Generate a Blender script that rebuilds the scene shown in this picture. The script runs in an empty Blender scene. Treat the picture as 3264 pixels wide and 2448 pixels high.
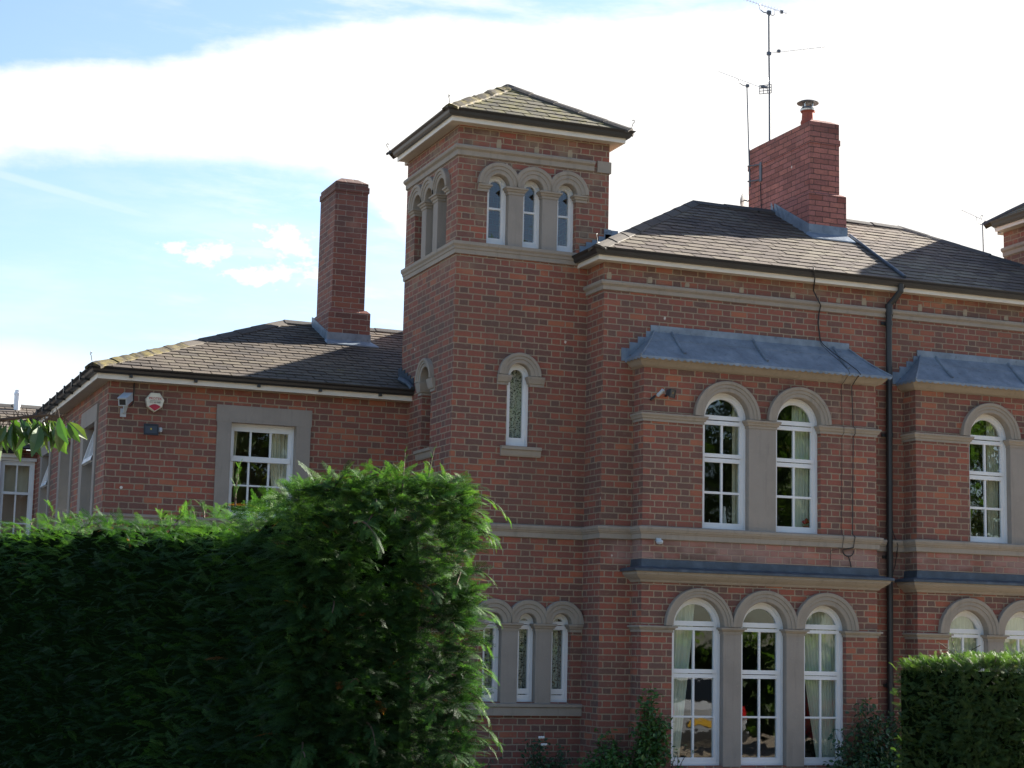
import bpy, math, random
import numpy as np
from mathutils import Vector, Matrix

random.seed(7)
rng = np.random.default_rng(7)
scene = bpy.context.scene
C = scene.collection
pi = math.pi

# ------------------------------------------------------------------ camera, world, sun, exposure
RGT = Vector((0.9286174, -0.3703828, 0.0220513))
UPV = Vector((-0.0734860, -0.1253380, 0.9893888))
FWD = Vector((0.3636888, 0.9203841, 0.1436090))
CAM = Vector((-7.24687, -20.26932, 1.79933))
cd = bpy.data.cameras.new('camera')
cam = bpy.data.objects.new('camera', cd)
C.objects.link(cam)
cd.sensor_width = 36.0
cd.sensor_fit = 'HORIZONTAL'
cd.lens = 36.0 * 5815.556 / 3264.0
cd.clip_start = 0.05
cd.clip_end = 3000.0
M3 = Matrix((RGT, UPV, -FWD)).transposed()
cam.matrix_world = Matrix.Translation(CAM) @ M3.to_4x4()
scene.camera = cam

SUN_EL, SUN_AZ = math.radians(24.0), math.radians(74.0)       # azimuth from +Y towards +X
SUN_STR, SKY_STR, EXPOSURE = 5.0, 0.05, 2.50
scene.view_settings.view_transform = 'Standard'
scene.view_settings.look = 'None'
scene.view_settings.exposure = EXPOSURE
scene.view_settings.gamma = 1.0
scene.cycles.use_denoising = True
scene.cycles.denoiser = 'OPENIMAGEDENOISE'
scene.cycles.denoising_prefilter = 'NONE'
scene.cycles.denoising_input_passes = 'RGB_ALBEDO_NORMAL'
scene.cycles.use_adaptive_sampling = False
scene.cycles.max_bounces = 8
scene.cycles.transparent_max_bounces = 12
scene.cycles.sample_clamp_indirect = 8.0

ld = bpy.data.lights.new('sun', 'SUN')
ld.energy = SUN_STR
ld.angle = math.radians(0.5)
ld.color = (1.0, 0.93, 0.82)
sun = bpy.data.objects.new('sun', ld)
C.objects.link(sun)
sdir = Vector((math.cos(SUN_EL) * math.sin(SUN_AZ), math.cos(SUN_EL) * math.cos(SUN_AZ), math.sin(SUN_EL)))
sun.rotation_euler = sdir.to_track_quat('Z', 'Y').to_euler()


def lin(h):
    h = h.lstrip('#')
    o = []
    for i in (0, 2, 4):
        c = int(h[i:i + 2], 16) / 255.0
        o.append(c / 12.92 if c <= 0.04045 else ((c + 0.055) / 1.055) ** 2.4)
    return (o[0], o[1], o[2], 1.0)


class NT:
    """small helper to write node trees"""
    def __init__(self, tree):
        self.t = tree
        self.n = tree.nodes
        self.l = tree.links
        self.n.clear()

    def node(self, kind, **kw):
        nd = self.n.new(kind)
        for k, v in kw.items():
            setattr(nd, k, v)
        return nd

    def put(self, sock, v):
        if isinstance(v, bpy.types.NodeSocket):
            self.l.new(v, sock)
        elif v is not None:
            sock.default_value = v

    def m(self, op, a, b=None, c=None, clamp=False):
        nd = self.node('ShaderNodeMath', operation=op, use_clamp=clamp)
        self.put(nd.inputs[0], a)
        self.put(nd.inputs[1], b)
        self.put(nd.inputs[2], c)
        return nd.outputs[0]

    def ss(self, x, lo, hi):
        nd = self.node('ShaderNodeMapRange', interpolation_type='SMOOTHSTEP')
        self.put(nd.inputs['Value'], x)
        self.put(nd.inputs['From Min'], lo)
        self.put(nd.inputs['From Max'], hi)
        return nd.outputs[0]

    def mix(self, f, a, b, blend='MIX'):
        nd = self.node('ShaderNodeMix', data_type='RGBA', blend_type=blend)
        self.put(nd.inputs[0], f)
        self.put(nd.inputs[6], a)
        self.put(nd.inputs[7], b)
        return nd.outputs[2]

    def noise(self, vec, scale, detail=3.0, rough=0.55, dim='3D'):
        nd = self.node('ShaderNodeTexNoise', noise_dimensions=dim)
        if vec is not None:
            self.put(nd.inputs['Vector'], vec)
        nd.inputs['Scale'].default_value = scale
        nd.inputs['Detail'].default_value = detail
        nd.inputs['Roughness'].default_value = rough
        return nd.outputs['Fac']

    def ramp(self, f, stops, interp='LINEAR'):
        nd = self.node('ShaderNodeValToRGB')
        cr = nd.color_ramp
        cr.interpolation = interp
        while len(cr.elements) < len(stops):
            cr.elements.new(0.5)
        for e, (p, col) in zip(cr.elements, stops):
            e.position = p
            e.color = col
        self.put(nd.inputs[0], f)
        return nd.outputs[0]

    def xyz(self, x, y, z=0.0):
        nd = self.node('ShaderNodeCombineXYZ')
        self.put(nd.inputs[0], x)
        self.put(nd.inputs[1], y)
        self.put(nd.inputs[2], z)
        return nd.outputs[0]

    def sep(self, v):
        nd = self.node('ShaderNodeSeparateXYZ')
        self.put(nd.inputs[0], v)
        return nd.outputs

    def bump(self, h, strength=1.0, dist=0.01):
        nd = self.node('ShaderNodeBump')
        nd.inputs['Strength'].default_value = strength
        nd.inputs['Distance'].default_value = dist
        self.put(nd.inputs['Height'], h)
        return nd.outputs[0]

    def curve(self, x, pts):
        nd = self.node('ShaderNodeFloatCurve')
        c = nd.mapping.curves[0]
        while len(c.points) < len(pts):
            c.points.new(0.5, 0.5)
        for p, (a, b) in zip(c.points, pts):
            p.location = (a, b)
            p.handle_type = 'AUTO'
        nd.mapping.update()
        self.put(nd.inputs['Value'], x)
        return nd.outputs[0]


world = bpy.data.worlds.new('World')
scene.world = world
world.use_nodes = True
W = NT(world.node_tree)
sky = W.node('ShaderNodeTexSky', sky_type='NISHITA')
sky.sun_disc = False
sky.sun_elevation = SUN_EL
sky.sun_rotation = SUN_AZ
sky.altitude = 50.0
sky.air_density = 1.0
sky.dust_density = 1.2
sky.ozone_density = 1.5
gen = W.node('ShaderNodeTexCoord').outputs['Generated']
dx, dy, dz = W.sep(gen)
az = W.m('MULTIPLY', W.m('ARCTAN2', dx, dy), 180 / pi)
el = W.m('MULTIPLY', W.m('ARCSINE', dz), 180 / pi)
streak = W.noise(W.xyz(W.m('MULTIPLY', az, 0.06), W.m('MULTIPLY', el, 0.30), 3.0), 1.6, 6.0, 0.6)
wisp = W.noise(W.xyz(W.m('ADD', W.m('MULTIPLY', az, 0.20), W.m('MULTIPLY', el, 0.22)), W.m('MULTIPLY', el, 0.8), 1.0), 1.2, 5.0, 0.62)
puff = W.noise(W.xyz(W.m('MULTIPLY', az, 0.55), W.m('MULTIPLY', el, 0.9), 5.0), 1.0, 6.0, 0.62)
jit = W.m('ADD', W.m('MULTIPLY', W.m('SUBTRACT', streak, 0.5), 1.6), W.m('MULTIPLY', W.m('SUBTRACT', puff, 0.5), 0.9))


def azn(v):
    return (v - 0.0) / 45.0


def eln(v):
    return (v - 5.0) / 20.0


azs = W.m('DIVIDE', az, 45.0, clamp=True)
up_pts = [(0.0, eln(16.2)), (azn(5.2), eln(16.8)), (azn(8.0), eln(17.2)), (azn(10.2), eln(17.5)), (azn(12.0), eln(18.1)),
          (azn(16.7), eln(19.0)), (azn(21.2), eln(19.25)), (azn(25.5), eln(19.6)), (azn(30.0), eln(20.0)), (1.0, eln(21.5))]
lo_pts = [(0.0, eln(14.0)), (azn(5.3), eln(14.5)), (azn(11.0), eln(15.0)), (azn(14.5), eln(14.9)), (azn(17.0), eln(13.9)),
          (azn(18.6), eln(11.9)), (azn(20.2), eln(9.5)), (azn(24.0), eln(6.2)), (1.0, eln(5.0))]
e_up = W.m('ADD', W.m('MULTIPLY', W.curve(azs, up_pts), 20.0), 5.0)
e_lo = W.m('ADD', W.m('MULTIPLY', W.curve(azs, lo_pts), 20.0), 5.0)
elj = W.m('ADD', el, jit)
below = W.m('SUBTRACT', 1.0, W.ss(W.m('SUBTRACT', elj, e_up), -0.35, 0.55))
above = W.ss(W.m('SUBTRACT', elj, e_lo), -0.75, 0.5)
band = W.m('MULTIPLY', below, above)
# upper thin streaks in the blue part
thin = W.m('MULTIPLY', W.ss(wisp, 0.42, 0.78), W.ss(az, 5.0, 17.0))
thin = W.m('MULTIPLY', W.m('ADD', thin, 0.05), 0.62)
# small heaps of cloud low on the left
def blob(a0, e0, ra, re):
    da = W.m('DIVIDE', W.m('SUBTRACT', az, a0), ra)
    de = W.m('DIVIDE', W.m('SUBTRACT', el, e0), re)
    return W.m('SUBTRACT', 1.0, W.m('SQRT', W.m('ADD', W.m('MULTIPLY', da, da), W.m('MULTIPLY', de, de))))
heaps = blob(12.0, 11.95, 1.3, 0.55)
for a0, e0, ra, re in ((13.6, 11.4, 1.7, 0.5), (14.3, 12.5, 1.5, 0.7), (10.7, 12.0, 0.5, 0.3), (17.6, 13.6, 0.6, 0.4), (14.2, 9.4, 0.4, 0.25), (15.5, 11.6, 1.4, 0.6)):
    heaps = W.m('MAXIMUM', heaps, blob(a0, e0, ra, re))
puff2 = W.noise(W.xyz(W.m('MULTIPLY', az, 1.3), W.m('MULTIPLY', el, 2.0), 2.0), 1.0, 6.0, 0.6)
heaps = W.ss(W.m('ADD', heaps, W.m('MULTIPLY', W.m('SUBTRACT', puff2, 0.5), 3.4)), 0.10, 0.95)
# bright haze low on the left
low = W.m('SUBTRACT', 1.0, W.ss(W.m('ADD', W.m('ADD', el, W.m('MULTIPLY', jit, 0.8)), W.m('MULTIPLY', az, 0.12)), 8.3, 10.6))
# old vapour trail
tr = W.m('ABSOLUTE', W.m('SUBTRACT', el, W.m('SUBTRACT', 14.98, W.m('MULTIPLY', az, 0.199))))
trail = W.m('MULTIPLY', W.m('SUBTRACT', 1.0, W.ss(tr, 0.05, 0.22)), W.m('MULTIPLY', 0.24, W.ss(wisp, 0.2, 0.6)))
other = W.ss(W.noise(gen, 2.2, 5.0, 0.6), 0.44, 0.66)                     # broken cloud over the rest of the sky
front = W.m('MULTIPLY', W.ss(dy, 0.2, 0.6), W.m('SUBTRACT', 1.0, W.ss(el, 24.0, 34.0)))
cl = band
veil = W.m('MULTIPLY', W.m('SUBTRACT', 1.0, W.ss(el, 12.5, 15.5)), W.m('ADD', 0.05, W.m('MULTIPLY', W.ss(streak, 0.40, 0.75), 0.26)))
for q in (veil, thin, heaps, W.m('MULTIPLY', low, 0.75), trail):
    cl = W.m('MAXIMUM', cl, q)
cl = W.m('ADD', W.m('MULTIPLY', cl, front), W.m('MULTIPLY', W.m('MULTIPLY', other, 0.06), W.m('SUBTRACT', 1.0, front)), clamp=True)
bg1 = W.node('ShaderNodeBackground')
tinted = W.mix(1.0, sky.outputs[0], (0.84, 0.89, 0.97, 1.0), 'MULTIPLY')
W.put(bg1.inputs[0], tinted)
bg1.inputs[1].default_value = SKY_STR
bg2 = W.node('ShaderNodeBackground')
bg2.inputs[0].default_value = (1.0, 0.985, 0.96, 1.0)
bg2.inputs[1].default_value = 0.22
mx = W.node('ShaderNodeMixShader')
W.put(mx.inputs[0], cl)
W.l.new(bg1.outputs[0], mx.inputs[1])
W.l.new(bg2.outputs[0], mx.inputs[2])
wo = W.node('ShaderNodeOutputWorld')
W.l.new(mx.outputs[0], wo.inputs[0])

# ------------------------------------------------------------------ materials
MATS = {}


def newmat(name):
    m = bpy.data.materials.new(name)
    m.use_nodes = True
    t = NT(m.node_tree)
    p = t.node('ShaderNodeBsdfPrincipled')
    o = t.node('ShaderNodeOutputMaterial')
    t.l.new(p.outputs[0], o.inputs[0])
    MATS[name] = m
    return m, t, p, o


def uvs(t):
    return t.node('ShaderNodeUVMap', uv_map='UVMap').outputs[0]


def brick_mat(name, stops, mortar, h=0.0762, bond='flemish', joint=0.0105, bloom=False, scale=1.0, soot=0.0, top=0.0):
    m, t, p, o = newmat(name)
    pos = t.node('ShaderNodeNewGeometry').outputs['Position']
    u, v, _ = t.sep(uvs(t))
    wob = t.noise(t.xyz(u, v, 0.0), 9.0, 3.0)
    wob2 = t.noise(t.xyz(u, v, 7.0), 11.0, 3.0)
    u = t.m('ADD', u, t.m('MULTIPLY', t.m('SUBTRACT', wob, 0.5), 0.016))
    v = t.m('ADD', v, t.m('MULTIPLY', t.m('SUBTRACT', wob2, 0.5), 0.013))
    row = t.m('FLOOR', t.m('DIVIDE', v, h))
    lv = t.m('SUBTRACT', v, t.m('MULTIPLY', row, h))
    par = t.m('ABSOLUTE', t.m('MODULO', row, 2.0))
    if bond == 'flemish':
        P, S = 0.347, 0.2315
        uu = t.m('ADD', u, t.m('ADD', t.m('MULTIPLY', par, P / 2), 50 * P))
        cell = t.m('FLOOR', t.m('DIVIDE', uu, P))
        f = t.m('SUBTRACT', uu, t.m('MULTIPLY', cell, P))
        isH = t.m('GREATER_THAN', f, S)
        lu = t.m('SUBTRACT', f, t.m('MULTIPLY', isH, S))
        wid = t.m('SUBTRACT', S, t.m('MULTIPLY', isH, 2 * S - P))
    else:
        P = 0.232
        uu = t.m('ADD', u, t.m('ADD', t.m('MULTIPLY', par, P / 2), 50 * P))
        cell = t.m('FLOOR', t.m('DIVIDE', uu, P))
        lu = t.m('SUBTRACT', uu, t.m('MULTIPLY', cell, P))
        isH = t.m('MULTIPLY', cell, 0.0)
        wid = P
    du = t.m('MINIMUM', lu, t.m('SUBTRACT', wid, lu))
    dv = t.m('MINIMUM', lv, t.m('SUBTRACT', h, lv))
    # rounded brick corners
    ed = t.m('SUBTRACT', t.m('MINIMUM', du, dv), t.m('MULTIPLY', t.m('MAXIMUM', 0.0, t.m('SUBTRACT', 0.02, t.m('ADD', du, dv))), 0.4))
    fine = t.noise(t.xyz(u, v, 2.0), 60.0, 2.0)
    ed = t.m('ADD', ed, t.m('MULTIPLY', t.m('SUBTRACT', fine, 0.5), 0.006))
    brick = t.ss(ed, joint * 0.5 - 0.0022, joint * 0.5 + 0.0020)
    wn = t.node('ShaderNodeTexWhiteNoise', noise_dimensions='3D')
    t.put(wn.inputs[0], t.xyz(t.m('ADD', t.m('MULTIPLY', cell, 2.0), isH), row, 1.7))
    rv, rc = wn.outputs[0], wn.outputs[1]
    patch = t.noise(pos, 0.9, 3.0)
    rid = t.m('ADD', rv, t.m('MULTIPLY', t.m('SUBTRACT', patch, 0.5), 1.1))
    rid = t.m('SUBTRACT', rid, t.m('MULTIPLY', isH, 0.10), clamp=True)
    col = t.ramp(rid, stops)
    mott = t.noise(t.xyz(u, v, 4.0), 34.0, 4.0, 0.65)
    col = t.mix(t.m('MULTIPLY', t.ss(mott, 0.40, 0.78), 0.45), col, tuple(0.45 * c for c in mortar[:3]) + (1,))
    col = t.mix(t.m('MULTIPLY', t.ss(t.noise(t.xyz(u, v, 9.0), 16.0, 4.0), 0.55, 0.8), 0.30), col, mortar)
    mcol = t.mix(t.m('MULTIPLY', t.noise(pos, 5.0, 3.0), 0.75), mortar, tuple(0.72 * c for c in mortar[:3]) + (1,))
    col = t.mix(brick, mcol, col)
    big = t.ss(t.noise(pos, 0.6, 4.0), 0.35, 0.75)
    col = t.mix(t.m('MULTIPLY', big, 0.38 + soot), col, tuple(0.25 * c for c in mortar[:3]) + (1,), 'MIX')
    run_ = t.noise(t.xyz(t.m('MULTIPLY', u, 5.0), 0.0, t.m('MULTIPLY', v, 0.5)), 1.0, 5.0, 0.6)
    col = t.mix(t.m('MULTIPLY', t.ss(run_, 0.55, 0.78), 0.35), col, lin('#4a3a33'))
    pale = t.ss(t.noise(pos, 1.1, 5.0, 0.65), 0.60, 0.78)
    col = t.mix(t.m('MULTIPLY', pale, 0.28), col, lin('#a88d7c'))
    # lime specks and splashes
    sp = t.node('ShaderNodeTexVoronoi', feature='F1')
    t.put(sp.inputs['Vector'], t.xyz(u, t.m('MULTIPLY', v, 0.75), 3.0))
    sp.inputs['Scale'].default_value = 2.6
    spot = t.m('SUBTRACT', 1.0, t.ss(t.m('ADD', sp.outputs['Distance'], t.m('MULTIPLY', fine, 0.05)), 0.052, 0.072))
    keep = t.m('GREATER_THAN', t.sep(sp.outputs['Color'])[0], 0.55)
    col = t.mix(t.m('MULTIPLY', t.m('MULTIPLY', spot, keep), 0.85), col, lin('#d0cabc'))
    if top:
        zz = t.sep(pos)[2]
        k_ = t.m('MULTIPLY', t.ss(t.m('ADD', zz, t.m('MULTIPLY', t.noise(pos, 2.5, 4.0), 0.8)), top - 0.35, top + 0.45), 0.55)
        col = t.mix(k_, col, lin('#3f332e'))
        st = t.m('MULTIPLY', t.ss(t.noise(t.xyz(t.m('MULTIPLY', u, 6.0), t.m('MULTIPLY', v, 0.8), 2.0), 1.0, 4.0, 0.65), 0.55, 0.8), 0.4)
        col = t.mix(st, col, lin('#4d3d37'))
    if bloom:
        x, y, z = t.sep(pos)
        b = t.m('MULTIPLY', t.ss(z, 2.78, 2.92), t.m('SUBTRACT', 1.0, t.ss(z, 3.05, 3.2)))
        b = t.m('MULTIPLY', b, t.ss(t.noise(t.xyz(x, y, t.m('MULTIPLY', z, 2.0)), 1.8, 3.0), 0.34, 0.62))
        b = t.m('MULTIPLY', b, t.ss(x, 1.75, 2.0))
        col = t.mix(t.m('MULTIPLY', b, 0.5), col, lin('#a88a80'))
        # mortar dabs and weathered strip below the eaves
        ev = t.m('MULTIPLY', t.ss(z, 6.2, 6.42), t.ss(t.noise(pos, 3.2, 3.0), 0.45, 0.7))
        col = t.mix(t.m('MULTIPLY', ev, 0.45), col, lin('#8d7d66'))
    t.put(p.inputs['Base Color'], col)
    p.inputs['Roughness'].default_value = 0.9
    hh = t.m('ADD', t.m('MULTIPLY', brick, 0.75), t.m('MULTIPLY', mott, 0.35))
    t.put(p.inputs['Normal'], t.bump(hh, 0.9, 0.012))
    return m


BR = [(0.0, lin('#644841')), (0.20, lin('#714941')), (0.42, lin('#7d4940')), (0.64, lin('#874b3f')), (0.82, lin('#904f40')), (0.94, lin('#995640')), (1.0, lin('#a36046'))]
brick_mat('brick_main', BR, lin('#9e8b75'), bloom=True, joint=0.0150)
brick_mat('brick_red', [(0.0, lin('#9c6258')), (0.3, lin('#b1726a')), (0.6, lin('#b9766a')), (0.9, lin('#c07b6b')), (1.0, lin('#9a594d'))], lin('#6c4e45'), bond='stretcher', joint=0.010, top=9.35)
brick_mat('brick_dark', [(0.0, lin('#5a3e39')), (0.4, lin('#6c443e')), (0.75, lin('#794a41')), (1.0, lin('#825041'))], lin('#9a8b7d'), bond='stretcher', joint=0.011, soot=0.05, top=8.35)


def plain(name, col, rough=0.6, var=0.15, scale=6.0, dark=0.6, bump=0.0, metal=0.0, bscale=60.0, spec=None):
    m, t, p, o = newmat(name)
    pos = t.node('ShaderNodeNewGeometry').outputs['Position']
    n = t.noise(pos, scale, 4.0)
    c = lin(col) if isinstance(col, str) else col
    d = tuple(dark * q for q in c[:3]) + (1,)
    cc = t.mix(t.m('MULTIPLY', t.ss(n, 0.35, 0.8), var), c, d)
    t.put(p.inputs['Base Color'], cc)
    p.inputs['Roughness'].default_value = rough
    p.inputs['Metallic'].default_value = metal
    if spec is not None:
        p.inputs['Specular IOR Level'].default_value = spec
    if bump:
        t.put(p.inputs['Normal'], t.bump(t.noise(pos, bscale, 4.0), bump, 0.01))
    return m


def stone(name, col):
    m, t, p, o = newmat(name)
    pos = t.node('ShaderNodeNewGeometry').outputs['Position']
    x, y, z = t.sep(pos)
    c = lin(col)
    k = lambda f: tuple(f * q for q in c[:3]) + (1,)
    cc = t.mix(t.m('MULTIPLY', t.ss(t.noise(pos, 3.0, 5.0, 0.6), 0.35, 0.75), 0.45), c, k(0.70))
    run = t.noise(t.xyz(t.m('MULTIPLY', x, 14.0), t.m('MULTIPLY', y, 14.0), t.m('MULTIPLY', z, 1.1)), 1.0, 4.0, 0.6)
    cc = t.mix(t.m('MULTIPLY', t.ss(run, 0.52, 0.75), 0.40), cc, k(0.55))
    cc = t.mix(t.m('MULTIPLY', t.ss(t.noise(pos, 22.0, 4.0, 0.65), 0.58, 0.72), 0.30), cc, k(1.25))
    t.put(p.inputs['Base Color'], cc)
    p.inputs['Roughness'].default_value = 0.88
    t.put(p.inputs['Normal'], t.bump(t.noise(pos, 55.0, 4.0), 0.3, 0.008))


stone('stone', '#91887c')
stone('stone_smooth', '#8d857c')
plain('mortar', '#9b8c76', 0.95, 0.6, 14.0, 0.7, 0.3)
plain('white_paint', '#d6d8d9', 0.45, 0.25, 5.0, 0.8, 0.05)
plain('fascia_paint', '#cfc9bd', 0.5, 0.35, 4.0, 0.75, 0.05)
plain('soffit_paint', '#b9b0a1', 0.7, 0.4, 4.0, 0.75)
plain('gutter_black', '#2b2c2d', 0.42, 0.5, 5.0, 0.6, 0.05)
plain('pipe_black', '#242526', 0.45, 0.4, 6.0, 0.6)
plain('cable_black', '#1d1d1e', 0.6, 0.2)
plain('aerial_metal', '#c9ccd0', 0.45, 0.2, 12.0, 0.8, metal=0.3)
plain('aerial_pole', '#5a6068', 0.5, 0.3, 12.0, 0.6, metal=0.3)
plain('iron', '#4b4b4c', 0.55, 0.4, 20.0, 0.6)
plain('camera_grey', '#aab2b8', 0.5, 0.2, 8.0, 0.8)
plain('black_plastic', '#1c1d1f', 0.5, 0.2)
plain('lamp_glass', '#34373a', 0.35, 0.1)
plain('cream_plastic', '#cfc9b6', 0.5, 0.2, 8.0, 0.85)
plain('red_plastic', '#a81c33', 0.5, 0.1)
plain('yellow', '#b59b34', 0.5, 0.1)
plain('clay_pot', '#8f4a3a', 0.8, 0.3)
plain('steel', '#b9bfc4', 0.3, 0.2, 9.0, 0.7, metal=0.8)
plain('dish_grey', '#aeb2b5', 0.5, 0.15)
plain('render_white', '#e6e8ea', 0.7, 0.2)
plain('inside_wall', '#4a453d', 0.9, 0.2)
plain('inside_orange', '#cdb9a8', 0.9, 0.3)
plain('bark', '#4b3d31', 0.9, 0.6, 9.0, 0.5, 0.5, bscale=30)
plain('china_white', '#c8c6c0', 0.3, 0.1)
plain('petal_white', '#d8d8d4', 0.6, 0.1)
plain('petal_red', '#a02028', 0.6, 0.2)
plain('core_dark', '#0e1a0b', 1.0, 0.6, 9.0, 0.3, 0.0, spec=0.0)  # near-black hull colour standing for the shade inside the hedges

m, t, p, o = newmat('lead')
pos = t.node('ShaderNodeNewGeometry').outputs['Position']
n1 = t.noise(pos, 5.0, 5.0, 0.6)
n2 = t.noise(pos, 17.0, 4.0, 0.6)
c = t.ramp(n1, [(0.28, lin('#626d79')), (0.5, lin('#727e8a')), (0.72, lin('#86919c'))])
c = t.mix(t.m('MULTIPLY', t.ss(n2, 0.55, 0.75), 0.55), c, lin('#46505b'))
t.put(p.inputs['Base Color'], c)
p.inputs['Roughness'].default_value = 0.55
p.inputs['Metallic'].default_value = 0.25
t.put(p.inputs['Normal'], t.bump(n1, 0.35, 0.03))

m, t, p, o = newmat('lead_dark')
pos = t.node('ShaderNodeNewGeometry').outputs['Position']
c = t.ramp(t.noise(pos, 6.0, 5.0, 0.6), [(0.3, lin('#333a42')), (0.55, lin('#444d57')), (0.75, lin('#5a646f'))])
t.put(p.inputs['Base Color'], c)
p.inputs['Roughness'].default_value = 0.5
p.inputs['Metallic'].default_value = 0.2


def slate_mat(name, stops, lichen=0.0, lich_col='#8a7f3c'):
    m, t, p, o = newmat(name)
    pos = t.node('ShaderNodeNewGeometry').outputs['Position']
    at = t.node('ShaderNodeAttribute', attribute_name='tint').outputs['Fac']
    n = t.noise(pos, 14.0, 4.0, 0.6)
    patch = t.noise(pos, 0.8, 2.0)
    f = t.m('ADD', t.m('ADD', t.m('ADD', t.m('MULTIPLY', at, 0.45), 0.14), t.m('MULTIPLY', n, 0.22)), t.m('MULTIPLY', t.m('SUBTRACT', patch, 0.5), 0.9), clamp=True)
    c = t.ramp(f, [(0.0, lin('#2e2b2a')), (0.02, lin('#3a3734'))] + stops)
    st = t.noise(pos, 45.0, 3.0, 0.7)
    c = t.mix(t.m('MULTIPLY', t.ss(st, 0.6, 0.75), 0.3), c, lin('#7a756b'))
    if lichen:
        l = t.ss(t.noise(pos, 5.5, 5.0, 0.7), 0.66 - 0.22 * lichen, 0.80 - 0.2 * lichen)
        lc = t.mix(t.noise(pos, 20.0, 2.0), lin(lich_col), lin('#5d5845'))
        c = t.mix(t.m('MULTIPLY', l, 0.85), c, lc)
    t.put(p.inputs['Base Color'], c)
    p.inputs['Roughness'].default_value = 0.8
    p.inputs['Specular IOR Level'].default_value = 0.2
    t.put(p.inputs['Normal'], t.bump(t.noise(pos, 40.0, 4.0, 0.6), 0.35, 0.01))


slate_mat('slate_main', [(0.15, lin('#463e39')), (0.4, lin('#554b44')), (0.6, lin('#5f564b')), (0.85, lin('#6a6355'))], 0.1)
slate_mat('slate_wing', [(0.15, lin('#413c39')), (0.4, lin('#4f4840')), (0.65, lin('#595046')), (0.9, lin('#645d4f'))], 0.2)
slate_mat('slate_tower', [(0.15, lin('#45423a')), (0.4, lin('#545044')), (0.65, lin('#605b4b')), (0.9, lin('#6c6653'))], 0.9, '#6f6a34')
slate_mat('ridge_clay', [(0.15, lin('#3d3936')), (0.5, lin('#4b4641')), (0.9, lin('#59534b'))], 0.12)
slate_mat('ridge_lichen', [(0.15, lin('#302c27')), (0.5, lin('#3d382f')), (0.9, lin('#4b4538'))], 1.0, '#6f6226')
slate_mat('ridge_grey', [(0.15, lin('#383736')), (0.5, lin('#454341')), (0.9, lin('#524f4b'))], 0.0)
plain('roof_deck', '#2a2827', 0.9, 0.2)

# window glass: clear with a mirror-like share that grows at grazing angles
m, t, p, o = newmat('glass')
pos = t.node('ShaderNodeNewGeometry').outputs['Position']
fr = t.node('ShaderNodeFresnel')
fr.inputs[0].default_value = 1.52
gl = t.node('ShaderNodeBsdfGlossy')
gl.inputs['Roughness'].default_value = 0.02
gl.inputs['Color'].default_value = (0.95, 0.97, 0.98, 1)
tr_ = t.node('ShaderNodeBsdfTransparent')
tr_.inputs[0].default_value = (0.86, 0.90, 0.88, 1)
bp = t.bump(t.noise(pos, 3.5, 2.0), 0.06, 0.02)
t.l.new(bp, gl.inputs['Normal'])
ms = t.node('ShaderNodeMixShader')
t.put(ms.inputs[0], t.m('MULTIPLY', fr.outputs[0], 1.9, clamp=True))
t.l.new(tr_.outputs[0], ms.inputs[1])
t.l.new(gl.outputs[0], ms.inputs[2])
t.l.new(ms.outputs[0], o.inputs[0])


def cloth(name, col, lace=False):
    m, t, p, o = newmat(name)
    pos = t.node('ShaderNodeNewGeometry').outputs['Position']
    x, y, z = t.sep(pos)
    c = lin(col)
    if lace:
        v = t.node('ShaderNodeTexVoronoi', feature='DISTANCE_TO_EDGE')
        t.put(v.inputs['Vector'], t.xyz(x, 0.0, z))
        v.inputs['Scale'].default_value = 34.0
        rs = t.m('ADD', t.m('MULTIPLY', t.m('SINE', t.m('MULTIPLY', x, 210.0)), t.m('SINE', t.m('MULTIPLY', z, 140.0))), t.m('MULTIPLY', t.noise(t.xyz(x, 0.0, z), 60.0, 3.0), 1.6))
        holes = t.m('MULTIPLY', t.ss(v.outputs['Distance'], 0.02, 0.10), t.ss(t.noise(t.xyz(x, 0.0, z), 42.0, 2.0), 0.46, 0.60))
        tb = t.node('ShaderNodeBsdfTransparent')
        mxs = t.node('ShaderNodeMixShader')
        t.put(mxs.inputs[0], t.m('MULTIPLY', t.m('SUBTRACT', 1.0, holes), 0.72))
        t.l.new(tb.outputs[0], mxs.inputs[1])
        t.l.new(p.outputs[0], mxs.inputs[2])
        t.l.new(mxs.outputs[0], o.inputs[0])
    t.put(p.inputs['Base Color'], t.mix(t.m('MULTIPLY', t.noise(pos, 8.0, 3.0), 0.3), c, tuple(0.7 * q for q in c[:3]) + (1,)))
    p.inputs['Roughness'].default_value = 0.9


cloth('curtain_pale', '#d8dccb')
cloth('curtain_cream', '#ddd6bd')
cloth('lace', '#e8e6da', True)


def leafmat(name, stops, trans=0.35, rough=0.5, tcol=None, spec=0.25):
    m, t, p, o = newmat(name)
    at = t.node('ShaderNodeAttribute', attribute_name='tint').outputs['Fac']
    c = t.ramp(at, stops)
    t.put(p.inputs['Base Color'], c)
    p.inputs['Roughness'].default_value = rough
    p.inputs['Specular IOR Level'].default_value = spec
    tl = t.node('ShaderNodeBsdfTranslucent')
    t.put(tl.inputs[0], t.mix(1.0, c, tcol or (1.5, 1.9, 0.6, 1), 'MULTIPLY'))
    mxs = t.node('ShaderNodeMixShader')
    mxs.inputs[0].default_value = trans
    t.l.new(p.outputs[0], mxs.inputs[1])
    t.l.new(tl.outputs[0], mxs.inputs[2])
    t.l.new(mxs.outputs[0], o.inputs[0])


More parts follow.
